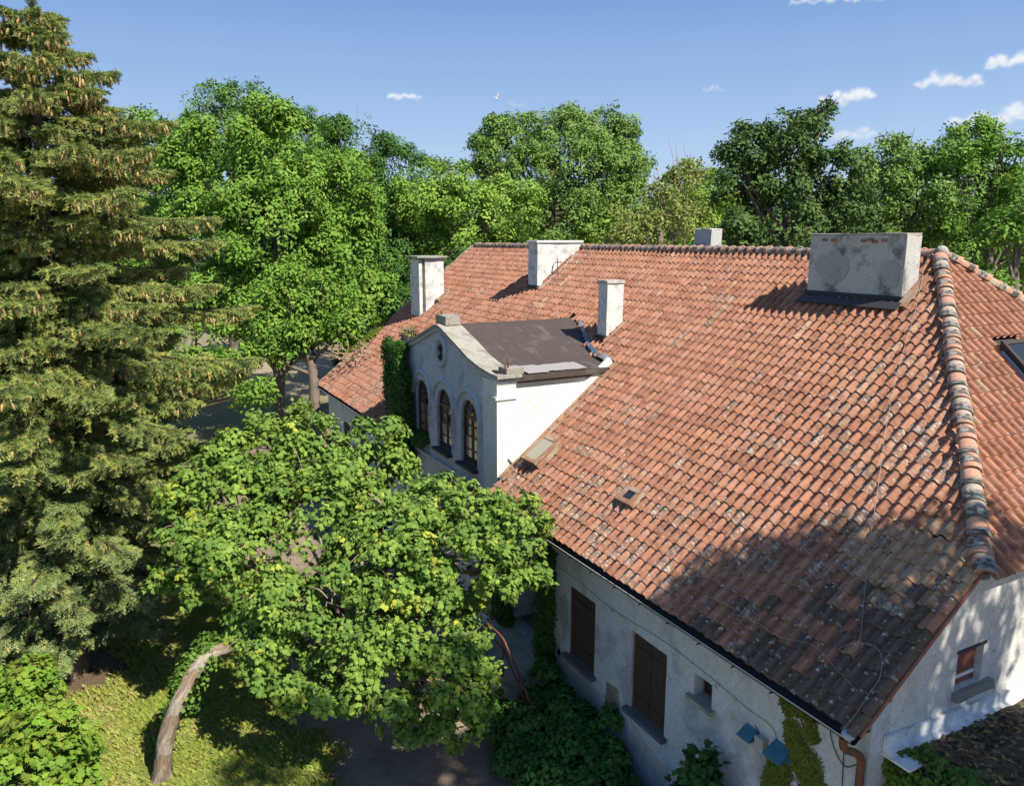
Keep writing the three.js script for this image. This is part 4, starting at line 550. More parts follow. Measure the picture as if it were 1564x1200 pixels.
  { const q = new THREE.BoxGeometry(0.06, 0.07, 3.2); q.applyMatrix4(new THREE.Matrix4().makeBasis(V(1, 0, 0), V(0, CA, SA), V(0, -SA, CA))); const p = sl(-0.02, 1.6, -0.03); q.translate(p.x, p.y, p.z); mesh('verge_board', boxUV(q), M.brick, roof); }
}
// skylights
function skylight(x0, x1, s0, s1, h, paneMat, label, open = 0) {
  const g = new THREE.Group(); g.name = 'skylight'; g.userData.label = label; house.add(g);
  const w = x1 - x0, l = s1 - s0, q = new THREE.Matrix4().makeBasis(V(1, 0, 0), V(0, CA, SA), V(0, -SA, CA)), c = sl((x0 + x1) / 2, (s0 + s1) / 2, 0); q.setPosition(c.x, c.y, c.z); g.applyMatrix4(q);
  mesh('casing', merge([box(-w / 2, -w / 2 + 0.05, 0, h, -l / 2, l / 2), box(w / 2 - 0.05, w / 2, 0, h, -l / 2, l / 2), box(-w / 2 + 0.05, w / 2 - 0.05, 0, h * 0.75, l / 2 - 0.05, l / 2), box(-w / 2 + 0.05, w / 2 - 0.05, 0, h, -l / 2, -l / 2 + 0.05)]), M.rustSheet, g);
  const f = 0.11, lid = new THREE.Group(); lid.name = 'sash'; lid.position.set(0, h + 0.004, -l / 2); lid.rotation.x = -open; g.add(lid);
  mesh('frame', merge([box(-w / 2 - 0.02, -w / 2 + f, 0, 0.05, 0, l + 0.02), box(w / 2 - f, w / 2 + 0.02, 0, 0.05, 0, l + 0.02), box(-w / 2 + f, w / 2 - f, 0, 0.05, 0, f), box(-w / 2 + f, w / 2 - f, 0, 0.05, l - f + 0.02, l + 0.02)]), M.rustSheet, lid);
  mesh('pane', box(-w / 2 + f, w / 2 - f, 0.015, 0.03, f, l - f + 0.02), paneMat, lid);
  mesh('shaft', box(-w / 2 + 0.05, w / 2 - 0.05, -0.02, 0.01, -l / 2 + 0.05, l / 2 - 0.05), M.dark, g);
  return g;
}
skylight(-11.62, -10.82, 1.32, 2.25, 0.2, M.skyPane, 'larger rusty skylight beside the dormer wall', 0.06);
skylight(-7.44, -6.92, 1.52, 1.95, 0.14, M.darkGlass, 'small square skylight in the open slope', 0.04);
skylight(-27.62, -27.08, 6.4, 7.15, 0.16, M.skyPane, 'small skylight beside the far twin chimney', 0.02);
{ // skylight of the hipped end
  const g = new THREE.Group(); g.name = 'skylight'; g.userData.label = 'black glazed skylight in the hipped end'; house.add(g);
  const q = new THREE.Matrix4().makeBasis(V(0, 0, -1), V(SB, CB, 0), V(CB, -SB, 0)), c = hipPt(-7.75, 3.45, 0); q.setPosition(c.x, c.y, c.z); g.applyMatrix4(q);
  mesh('casing', merge([box(-0.5, -0.45, 0, 0.22, -0.55, 0.6), box(0.45, 0.5, 0, 0.22, -0.55, 0.6), box(-0.45, 0.45, 0, 0.2, 0.55, 0.6), box(-0.45, 0.45, 0, 0.22, -0.55, -0.5)]), M.tar, g);
  mesh('side_flashing', box(-0.56, -0.5, 0.07, 0.16, -0.4, 0.6), M.tarp, g);
  mesh('frame', merge([box(-0.53, -0.43, 0.222, 0.27, -0.58, 0.63), box(0.43, 0.53, 0.222, 0.27, -0.58, 0.63), box(-0.43, 0.43, 0.222, 0.27, -0.58, -0.48), box(-0.43, 0.43, 0.222, 0.27, 0.53, 0.63)]), M.darkwood, g);
  mesh('pane', box(-0.43, 0.43, 0.235, 0.25, -0.48, 0.53), M.darkGlass, g);
}
{ // gutter along the front eave and the brown downpipe
  for (const [x0, x1] of [[DR + 0.06, -0.02], [XL, DL - 0.06]]) {
    const pts = [], n = 10; for (let k = 0; k <= n; k++) { const a = Math.PI + k / n * Math.PI; pts.push([Math.cos(a) * 0.085, Math.sin(a) * 0.085]); } for (let k = n; k >= 0; k--) { const a = Math.PI + k / n * Math.PI; pts.push([Math.cos(a) * 0.075, Math.sin(a) * 0.075]); }
    const q = prism(pts, x1 - x0); q.rotateY(Math.PI / 2); q.translate(x0, YE - 0.055, 0.07);
    const gut = mesh('gutter', boxUV(q), M.gutter, house);
    mesh('rim', box(x0, x1, YE - 0.062, YE - 0.046, 0.152, 0.168), M.rim, gut);
    for (let x = x0 + 0.3; x < x1; x += 0.85) mesh('bracket', box(x, x + 0.025, YE - 0.15, YE - 0.138, -0.1, 0.16), M.gutter, gut);
  }
  mesh('fascia', merge([box(DR + 0.06, -0.14, YE - 0.14, YE - 0.02, -0.06, -0.03), box(DR + 0.06, -0.14, YE - 0.16, YE - 0.143, -0.42, -0.03)]), M.darkwood, house);
  const dp = mesh('downpipe', tube([V(-0.2, YE - 0.12, 0.08), V(-0.2, YE - 0.3, 0.05), V(-0.18, YE - 0.55, -0.3), V(-0.18, YE - 1.0, -0.34), V(-0.18, 2, -0.34), V(-0.18, 0, -0.34)], 0.06, 0.06, 10, 0, 1, 5), M.rust, house); dp.userData.label = 'rusty brown downpipe at the corner';
  mesh('outlet', new THREE.SphereGeometry(0.1, 12, 8).scale(1, 0.7, 1).translate(-0.12, YE - 0.03, 0.09), M.zinc, dp);
}
// cables on roof and wall
{
  const rp = (list, lift = 0.155) => list.map(([x, s]) => sl(x, s, lift));
  const c = thing('cable', 'pale loose cable running down the tiles from the hip top', 'cable'); mesh('strand', tube(rp([[-5.23, 10.6], [-5.0, 9.9], [-4.47, 8.77], [-3.75, 7.0], [-3.05, 5.45], [-2.2, 3.84], [-1.61, 2.69], [-1.1, 1.8], [-0.76, 1.18], [-0.74, 1.0], [-0.95, 0.92], [-0.8, 1.15], [-0.45, 1.22], [-0.2, 0.9], [-0.16, 0.5], [-0.14, 0.05], [-0.15, -0.1]]), 0.0045, 0.0045, 5, 0, 1, 5), M.cable, c);
  const c2 = thing('cable', 'thin cable lying slantwise over the lichen covered lower tiles', 'cable'); mesh('strand', tube(rp([[-3.6, 0.62], [-2.6, 0.66], [-1.9, 0.62], [-1.3, 0.78], [-0.75, 0.62], [-0.3, 0.5]], 0.155), 0.0035, 0.0035, 5, 0, 1, 5), M.cable, c2);
  const c3 = thing('cable', 'black wire strung along the front wall over the window heads', 'cable'); const p = []; for (let x = -9.1; x <= -1.8; x += 0.6) p.push(V(x, YE - 1.04 - 0.05 * Math.sin(x * 1.7) - (x > -3 ? (x + 3) * 0.12 : 0), -0.4)); p.push(V(-1.75, YE - 1.45, -0.4)); mesh('strand', tube(p, 0.0045, 0.0045, 5), M.blackWire, c3);
  const c4 = thing('cable', 'black wires looping down the wall by the downpipe', 'cable'); mesh('strand', tube([V(-0.75, YE - 0.2, -0.4), V(-0.78, YE - 0.6, -0.395), V(-0.5, YE - 0.95, -0.395), V(-0.25, YE - 0.75, -0.4)], 0.008, 0.008, 5), M.blackWire, c4); mesh('strand', tube([V(-0.55, YE - 0.2, -0.4), V(-0.52, YE - 0.8, -0.395), V(-0.5, YE - 1.3, -0.4)], 0.008, 0.008, 5), M.blackWire, c4);
  const c5 = thing('cable', 'dark wire from the blue hoods along the plaster', 'cable'); mesh('strand', tube([V(-2.3, YE - 1.35, -0.4), V(-1.9, YE - 1.62, -0.395), V(-1.4, YE - 1.75, -0.395), V(-0.9, YE - 2.1, -0.4)], 0.007, 0.007, 5), M.blackWire, c5);
}
{ // blue sheet metal hoods and a small pale box on the wall
  const hood = (x, y, w, h, d, label) => { const g = thing('wall_hood', label, 'hood', 'blue hoods on the front wall', V(x, YE + y, -0.42)); const s = new THREE.Shape(); [[0, 0], [d, -h * 0.55], [d, -h * 0.62], [0.02, -h * 0.1], [0.02, -h], [0, -h]].forEach(([a, b], i) => i ? s.lineTo(a, b) : s.moveTo(a, b)); const q = new THREE.ExtrudeGeometry(s, { depth: w, bevelEnabled: false }); q.applyMatrix4(new THREE.Matrix4().makeBasis(V(0, 0, 1), V(0, 1, 0), V(-1, 0, 0))); q.translate(w / 2, 0, 0.002); mesh('canopy', boxUV(q), M.blue, g); mesh('lamp_box', box(-w * 0.3, w * 0.3, -h * 0.95, -h * 0.5, 0.02, d * 0.6), M.blue, g); };
  hood(-2.35, -1.42, 0.28, 0.25, 0.25, 'smaller blue metal hood next to a pale box on the shaded wall'); hood(-1.66, -1.32, 0.35, 0.3, 0.3, 'larger blue metal hood nearer the creeper on the shaded wall');
  const b = thing('junction_box', 'small pale box beside the smaller blue hood', 'box', null, V(-2.08, YE - 1.55, -0.42)); mesh('body', box(-0.09, 0.09, -0.11, 0.11, 0.002, 0.12), M.zinc, b); mesh('lid', box(-0.1, 0.1, -0.12, 0.12, 0.121, 0.135), M.zinc, b);
}
{ // annex with a flat roof under leaf litter, against the end wall
  const a = thing('annex', 'low annex with a flat mossy roof against the sunlit end wall', 'building', null, V(0, 0, -1));
  mesh('wall', merge([box(-0.1, 7, 0, YE - 0.75, -0.35, -0.02), box(6.7, 7, 0, YE - 0.75, -12, -0.35)]), M.wall, a);
  const g = new THREE.PlaneGeometry(7.4, 13, 74, 130); g.rotateX(-Math.PI / 2); g.translate(3.6, YE - 0.66, -6.35); const p = g.attributes.position; for (let i = 0; i < p.count; i++) { const x = p.getX(i), z = p.getZ(i); p.setY(i, YE - 0.62 + (fbm(x * 1.6, z * 1.6, 4, 0, 701) - 0.5) * 0.12 + (z + 0.1) * 0.012); } g.computeVertexNormals();
  const moss = tex(512, 512, (u, v) => { const n = fbm(u * 6, v * 6, 5, 6, 703), f = fbm(u * 50, v * 50, 2, 50, 705), k = 0.5 + f; return mix3(mix3([0.035, 0.03, 0.024], [0.12, 0.085, 0.05], smooth(0.4, 0.65, n)), [0.16, 0.14, 0.05], smooth(0.6, 0.72, fbm(u * 9 + 4, v * 9, 4, 0, 707))).map((q) => q * k); });
  const roofP = mesh('roof', boxUV(g), std({ map: rep(moss, 2.6), bumpMap: rep(grainBump, 0.5), bumpScale: 0.05 }), a); roofP.userData.label = 'flat roof buried under brown leaf litter and moss';
  mesh('roof_edge', merge([box(-0.12, 7.3, YE - 0.86, YE - 0.66, 0.0, 0.1), box(-0.1, 7.2, YE - 0.9, YE - 0.75, -12.8, -0.001)]), M.rustSheet, a);
  const fl = (z0, z1) => { const y = (z) => YE - 0.3 + (z - 0.25) * 0.045, s = [[-0.11, 0], [-0.06, 0], [-0.05, -0.17], [0.05, -0.25], [0.05, -0.27], [-0.11, -0.27]].map(([q, w]) => [q, w]), g = prism(s, z0 - z1), p = g.attributes.position; g.translate(0, 0, z1); for (let i = 0; i < p.count; i++) p.setY(i, p.getY(i) + y(p.getZ(i))); return boxUV(g); };
  for (const [z0, z1] of [[0.3, -1.6], [-1.603, -3.6], [-3.603, -6.5], [-6.503, -12]]) mesh('wall_flashing', fl(z0, z1), M.whitePaint, a);
  mesh('corner_sheet', box(-0.15, 0.35, YE - 0.6, YE - 0.57, 0.0, 0.32), M.whitePaint, a);
  const R = rng(711), mats = [], cols = [], lg = leafFlat(); for (let k = 0; k < 5200; k++) { const x = R() * 4.2 + 0.05, z = -R() * 9 + 0.05, m = new THREE.Matrix4().makeRotationFromEuler(new THREE.Euler(R() * 1 - 0.5, R() * 6.28, R() * 1 - 0.5)); const sc = 0.5 + R() * 0.7; m.scale(V(sc, sc, sc)); m.setPosition(x, YE - 0.58 + (fbm(x * 1.6, z * 1.6, 4, 0, 701) - 0.5) * 0.12 + (z + 0.1) * 0.012 - 0.015, z); mats.push(m); const t = R(); cols.push(t < 0.55 ? lin(0.09, 0.055, 0.03) : t < 0.85 ? lin(0.2, 0.14, 0.07) : lin(0.16, 0.15, 0.05)); }
  instanced('leaf_litter', lg, std({ roughness: 1 }), mats, cols, a);
}
function leafFlat() { const g = new THREE.BufferGeometry(); g.setAttribute('position', new THREE.Float32BufferAttribute([0, 0, -0.06, 0.035, 0.01, 0, -0.035, 0.012, 0, 0.035, 0.01, 0, 0, 0.004, 0.07, -0.035, 0.012, 0], 3)); g.computeVertexNormals(); return g; }
{ // rusty handrail of the entrance steps
  const r = thing('handrail', 'rusty bent handrail of the overgrown entrance steps', 'handrail', null, V(-9.5, 0, 0.98));
  mesh('rail', tube([V(-0.5, 2.1, 0), V(-0.1, 2.12, 0), V(0.38, 2.1, 0), V(0.6, 1.98, 0), V(1.0, 1.72, 0), V(1.4, 1.42, 0), V(2.0, 0.98, 0)], 0.03, 0.03, 8), M.rust, r);
  mesh('rail', tube([V(-0.5, 1.82, 0), V(0.38, 1.82, 0), V(0.6, 1.7, 0), V(1.4, 1.14, 0), V(2.0, 0.7, 0)], 0.022, 0.022, 8), M.rust, r);
  for (const [x, y0, h] of [[-0.5, 1.0, 2.1], [0.38, 1.0, 2.1], [1.2, 0.4, 1.56], [2.0, -0.05, 0.98]]) mesh('post', tube([V(x, y0, 0), V(x, (y0 + h) / 2, 0), V(x, h, 0)], 0.026, 0.026, 8), M.rust, r);
}
// ---------------------------------------------------------------- plants
function leafGeo(kind, L, W) {                               // a leaf lying in xz, stalk at the origin, tip at +z
  const pos = [], tri = (a, b, c) => pos.push(...a, ...b, ...c);
  if (kind === 'maple') {
    const rim = [[0, 0], [0.2, -0.08], [0.34, 0.1], [0.55, 0.2], [0.36, 0.36], [0.52, 0.62], [0.27, 0.58], [0.2, 0.72], [0, 1]];
    const pts = [...rim.map(([x, z]) => [x * W, -Math.abs(x) * L * 0.22, z * L]), ...rim.slice(1, -1).reverse().map(([x, z]) => [-x * W, -Math.abs(x) * L * 0.22, z * L])], c = [0, 0.015 * L, 0.38 * L];
    for (let i = 0; i < pts.length; i++) tri(c, pts[(i + 1) % pts.length], pts[i]);
  } else { const f = -0.12 * W; tri([0, 0, 0], [0, 0, L], [W / 2, f, L * 0.45]); tri([0, 0, 0], [-W / 2, f, L * 0.45], [0, 0, L]); }
  const g = new THREE.BufferGeometry(); g.setAttribute('position', new THREE.Float32BufferAttribute(pos, 3)); return g;
}
function cluster(n, R0, kind, L, W, seed, droop = 0.3) {     // a leafy twig end: leaves spread round +y
  const R = rng(seed), list = [];
  for (let k = 0; k < n; k++) {
    const a = R() * Math.PI * 2, rad = R0 * Math.sqrt(R()), s = 0.7 + R() * 0.55, g = leafGeo(kind, L * s, W * s);
    const m = new THREE.Matrix4().makeRotationFromEuler(new THREE.Euler(droop + (R() - 0.5) * 1.1, a + (R() - 0.5) * 1.4, (R() - 0.5) * 0.9, 'YXZ')); m.setPosition(Math.sin(a) * rad * 0.8, (R() - 0.5) * R0 * 0.75 - rad * 0.3, Math.cos(a) * rad * 0.8); g.applyMatrix4(m); list.push(g);
  }
  const g = mergeGeometries(list); g.computeVertexNormals(); return g;
}
const leafMat = (t = 0.25) => new THREE.MeshPhysicalMaterial({ color: 0xffffff, roughness: 0.62, transmission: t, thickness: 0, ior: 1.3, specularIntensity: 0.5 });
const UPV = V(0, 1, 0);
function crown(big, dens, R, opt = {}) {                     // places for leaf clusters in the outer volume of the lobes
  const out = [], lobes = [...big];
  if (opt.sub) for (const [x, y, z, r] of big) for (let k = 0; k < opt.sub; k++) { const a = R() * 6.283, u = R() * 1.5 - 0.55, q = Math.sqrt(Math.max(0, 1 - u * u)), d = r * (0.72 + R() * (opt.out ?? 0.3)); lobes.push([x + Math.cos(a) * q * d, y + u * d * (opt.flat ?? 0.9), z + Math.sin(a) * q * d, r * ((opt.small ?? 0.3) + R() * 0.2)]); }
  lobes.forEach(([x, y, z, r], li) => {
    const n = Math.round(dens * r * r * (opt.sub ? (li < big.length ? (opt.core ?? 0.5) : 1.15) : 1));
    for (let k = 0; k < n; k++) {
      const u = R() * 2 - 1, a = R() * Math.PI * 2, q = Math.sqrt(1 - u * u), d = V(q * Math.cos(a), u, q * Math.sin(a));
      if (u < -0.55 && R() < 0.7) continue;
      const lump = fbm(d.x * 2.2 + li * 7 + 10, d.y * 2.2 + d.z * 1.7 + 10, 3, 0, 811 + li), gap = fbm(d.x * 3.4 + li * 3, d.z * 3.4 + d.y * 2.5 + 20, 2, 0, 823);
      if (gap < (opt.gap ?? 0.36)) continue;
      const rr = r * (0.62 + 0.75 * lump) * (R() < 0.75 ? 0.85 + 0.2 * R() : 0.4 + 0.5 * R()), p = V(x + d.x * rr, y + d.y * rr * (opt.flat ?? 0.9), z + d.z * rr);
      let deep = false; for (const [ox, oy, oz, or] of big) if (!(ox === x && oy === y && oz === z) && p.distanceToSquared(V(ox, oy, oz)) < or * or * 0.3) { deep = true; break; }
      if (deep || (opt.keep && !opt.keep(p))) continue;
      const up = d.clone().lerp(UPV, 0.45).add(V(R() - 0.5, R() - 0.5, R() - 0.5).multiplyScalar(0.8)).normalize(), m = new THREE.Matrix4().makeRotationFromQuaternion(new THREE.Quaternion().setFromUnitVectors(UPV, up)), s = 0.7 + R() * 0.6;
      m.multiply(new THREE.Matrix4().makeRotationY(R() * 6.28)); m.scale(V(s, s, s)); m.setPosition(p.x, p.y, p.z);
      out.push({ m, p, t: R() });
    }
  });
  return out;
}
function limbs(base, lobes, r0, R, bend = 0.25) {
  const c = lobes.reduce((a, l) => a.add(V(l[0], l[1], l[2])), V()).multiplyScalar(1 / lobes.length), low = Math.min(...lobes.map((l) => l[1] - l[3])), fork = V(mix(base.x, c.x, 0.35), Math.max(base.y + 1.5, mix(base.y, low, 0.9)), mix(base.z, c.z, 0.35));
  const trunk = tube([base.clone().add(V(0, -0.2, 0)), base.clone().lerp(fork, 0.5).add(V((R() - 0.5) * 0.3, 0, (R() - 0.5) * 0.3)), fork, fork.clone().lerp(c, 0.6), c], r0, r0 * 0.35, 8, 0.18, 3), list = [];
  for (const [x, y, z, r] of lobes) { const t = V(x, y, z), st = fork.clone().lerp(c, clamp((y - fork.y) / Math.max(1, c.y - fork.y) - 0.5) * 0.7), mid = st.clone().lerp(t, 0.55).add(V((R() - 0.5) * bend * r, -0.15 * r, (R() - 0.5) * bend * r)); list.push(tube([st, mid, t], r0 * 0.34, r0 * 0.08, 5, 0.15, 5)); for (let k = 0; k < 4; k++) { const e = t.clone().add(V(R() - 0.5, R() - 0.2, R() - 0.5).multiplyScalar(r * 1.5)); list.push(tube([mid, mid.clone().lerp(e, 0.55).add(V(0, 0.1 * r, 0)), e], r0 * 0.12, r0 * 0.03, 4, 0, 7)); } }
  return [trunk, merge(list)];
}
const KIND = {                                                  // leaf colours (two ends), cluster density, how loose the crown is
  bright: [[0.125, 0.24, 0.034], [0.21, 0.345, 0.05], 62, 0.34], airy: [[0.107, 0.214, 0.0546], [0.176, 0.304, 0.0702], 40, 0.47], mid: [[0.117, 0.24, 0.0343], [0.195, 0.33, 0.0468], 58, 0.36], dark: [[0.0585, 0.143, 0.0281], [0.0975, 0.197, 0.0374], 58, 0.34],
  light: [[0.176, 0.312, 0.0437], [0.282, 0.418, 0.0702], 58, 0.37], grey: [[0.137, 0.24, 0.0499], [0.215, 0.33, 0.0702], 56, 0.38], dead: [[0.215, 0.285, 0.0624], [0.312, 0.339, 0.0936], 40, 0.42], oak: [[0.0546, 0.121, 0.0312], [0.117, 0.178, 0.0437], 66, 0.36], far: [[0.117, 0.214, 0.0468], [0.176, 0.276, 0.0624], 34, 0.3],
};
const greenClusters = [1, 2, 3].map((s) => cluster(15, 0.42, 'plain', 0.24, 0.13, 900 + s)), farCluster = cluster(14, 0.75, 'plain', 0.42, 0.24, 950);
const softLeaf = leafMat(0.2);
const R0 = rng(1001);
TREES.forEach(([name, label, kind, [bx, bz], lobes], n) => {
  const t = thing(name, label, name === 'shrub' ? 'shrub' : 'tree', name === 'woodland_tree' ? 'far woodland trees' : 'trees behind the house', V(bx, 0, bz)), R = rng(1100 + n), [c0, c1, dens, gap] = KIND[kind], rel = lobes.map(([x, y, z, r]) => [x - bx, y, z - bz, r]);
  const [trunk, br] = limbs(V(0, 0, 0), rel, name === 'shrub' ? 0.12 : 0.28 + rel.length * 0.018, R);
  mesh('trunk', trunk, M.bark, t); mesh('limbs', br, M.bark, t);
  const pl = crown(rel, dens, R, { gap, sub: kind === 'far' ? 0 : 12, small: 0.2, core: 0.4 }), mats = pl.map((q) => q.m), cols = pl.map((q) => { const k = q.t, j = 0.85 + 0.3 * R(); return lin(...mix3(c0, c1, k).map((v) => v * j)); });
  instanced('crown', kind === 'far' ? farCluster : greenClusters[n % 3], softLeaf, mats, cols, t);
  if (kind === 'dead' || n === 13) {
    const list = [], tops = kind === 'dead' ? rel.map((l) => l).slice(0, 5) : [[4.4, 8.2, -1.2, 1.4], [3.6, 7.6, -0.4, 1.2]];
    for (let k = 0; k < (kind === 'dead' ? 30 : 40); k++) { const l = tops[k % tops.length], a = V(l[0] + (R() - 0.5) * l[3] * 1.5, l[1] - l[3] * 1.2, l[2] + (R() - 0.5) * l[3]), h = kind === 'dead' ? 1.8 + R() * 2.6 : 1 + R(), e = a.clone().add(kind === 'dead' ? V((R() - 0.5) * 1.7, h, (R() - 0.5) * 1.7) : V(R() * 2 - 0.6, (R() - 0.35) * 1.6, R() * 1.6 - 0.4)); list.push(tube([a, a.clone().lerp(e, 0.5).add(V((R() - 0.5) * 0.4, 0, (R() - 0.5) * 0.4)), e], 0.032, 0.009, 4, 0, k)); }
    mesh('bare_twigs', merge(list), M.deadwood, t);
  }
});
// ---------------------------------------------------------------- the maple in front of the house
{
  const B = V(-10.55, 0, 8.7), t = thing('maple_tree', 'spreading maple on a crooked leaning trunk in front of the house', 'tree', null, B), R = rng(1301), rel = MAPLE_LOBES.map(([x, y, z, r]) => [x - B.x, y - B.y, z - B.z, r]), P = (x, y, z) => V(x - B.x, y + 4.8, z - B.z);
  const line = [P(-10.56, -4.95, 8.72), P(-10.5, -4.4, 8.66), P(-10.3, -3.4, 8.45), P(-10.2, -2.64, 8.14), P(-10.24, -2.15, 7.82), P(-10.32, -1.95, 7.5), P(-10.32, -1.88, 7.05), P(-10.27, -1.65, 6.42), P(-10.2, -1.25, 5.7), P(-10.1, -0.85, 4.9), P(-9.9, -0.3, 4.0), P(-9.8, 0.5, 3.2)];
  mesh('trunk', merge([tube(line, 0.185, 0.09, 14, 0.26, 5, 5), tube([P(-10.57, -5.0, 8.73), P(-10.54, -4.7, 8.69), P(-10.49, -4.35, 8.65)], 0.32, 0.17, 14, 0.35, 8, 3)]), M.paleBark, t);
  const list = [];
  for (const [x, y, z, r] of rel) { let st = line[9]; for (const q of line.slice(8)) if (q.distanceTo(V(x, y, z)) < st.distanceTo(V(x, y, z)) && q.y < y + 0.6) st = q; const e = V(x, y, z), mid = st.clone().lerp(e, 0.5).add(V((R() - 0.5) * 0.5, -0.25, (R() - 0.5) * 0.5)); list.push(tube([st, mid, e.clone().add(V(0, -0.15 * r, 0))], 0.055, 0.018, 6, 0.1, 3)); for (let k = 0; k < 7; k++) { const f = e.clone().add(V(R() - 0.5, R() - 0.4, R() - 0.5).multiplyScalar(r * 1.9)); list.push(tube([mid.clone().lerp(e, 0.5), e.clone().lerp(f, 0.5).add(V(0, 0.08, 0)), f], 0.018, 0.006, 4, 0, 3)); } }
  mesh('limbs', merge(list), M.paleBark, t);
  const dead = [], at = P(-9.55, -0.75, 4.75); for (let k = 0; k < 14; k++) { const a = at.clone().add(V((R() - 0.5) * 1.4, (R() - 0.5) * 0.4, (R() - 0.5) * 1.6)), e = a.clone().add(V(0.5 + R() * 0.5, R() * 0.9 + 0.1, (R() - 0.5) * 1.2)); dead.push(tube([a, a.clone().lerp(e, 0.5).add(V(0.1, 0.12, (R() - 0.5) * 0.3)), e], 0.028, 0.01, 5, 0, k)); }
  mesh('dead_branches', merge(dead), M.deadwood, t);
  const keep = (p) => { const x = p.x + B.x, y = p.y, z = p.z + B.z; return y > 0.25 && (z > 0.45 || y > slopeY(z) + 0.35 && z > -0.9) && Math.hypot((x + 9.5) / 0.55, (y - 4.0) / 0.45, (z - 4.8) / 0.6) > 0.9; };
  const pl = crown(rel, 470, R, { gap: 0.45, keep, flat: 0.95, sub: 10, out: 0.5, small: 0.22, core: 0.32 }), cl = [1, 2, 3].map((s) => cluster(10, 0.19, 'maple', 0.105, 0.108, 1310 + s, 0.55));
  cl.forEach((g, k) => { const sub = pl.filter((q, i) => i % 3 === k); instanced(k ? 'crown_' + String(k).padStart(3, '0') : 'crown', g, softLeaf, sub.map((q) => q.m), sub.map((q) => { const w = q.t, j = 0.85 + R() * 0.3; return lin(...mix3([0.1, 0.19, 0.036], q.t > 0.96 ? [0.34, 0.38, 0.055] : [0.23, 0.335, 0.056], w).map((v) => v * j)); }), t); });
  // ivy climbing the crooked trunk
  const iv = thing('ivy', 'ivy wrapped round the bend of the crooked maple trunk', 'ivy', 'ivy and creepers', B.clone()), im = [], ic = [];
  const curve = new THREE.CatmullRomCurve3(line); for (let k = 0; k < 2000; k++) { const q = 0.22 + R() * 0.24, p = curve.getPoint(q), a = R() * 6.28, side = V(Math.cos(a), Math.sin(a) * 0.8, Math.sin(a * 1.7)); if (side.dot(V(0.75, 0.1, 0.65)) > 0.15) continue; const rr = 0.17 + R() * 0.36; const d = side.normalize(); const m = new THREE.Matrix4().makeRotationFromQuaternion(new THREE.Quaternion().setFromUnitVectors(UPV, d)); m.multiply(new THREE.Matrix4().makeRotationY(R() * 6.28)); m.scale(V(0.85, 0.85, 0.85)); m.setPosition(p.x + d.x * rr, p.y + d.y * rr, p.z + d.z * rr); im.push(m); ic.push(lin(...mix3([0.09, 0.18, 0.03], [0.16, 0.27, 0.045], R()))); }
  instanced('foliage', cluster(8, 0.14, 'plain', 0.12, 0.1, 1333), softLeaf, im, ic, iv);
  mesh('stem', tube(line.slice(2, 6).map((p, i) => p.clone().add(V(-0.2, 0.05, 0.1 * Math.sin(i * 2)))), 0.03, 0.015, 6), M.bark, iv);
}
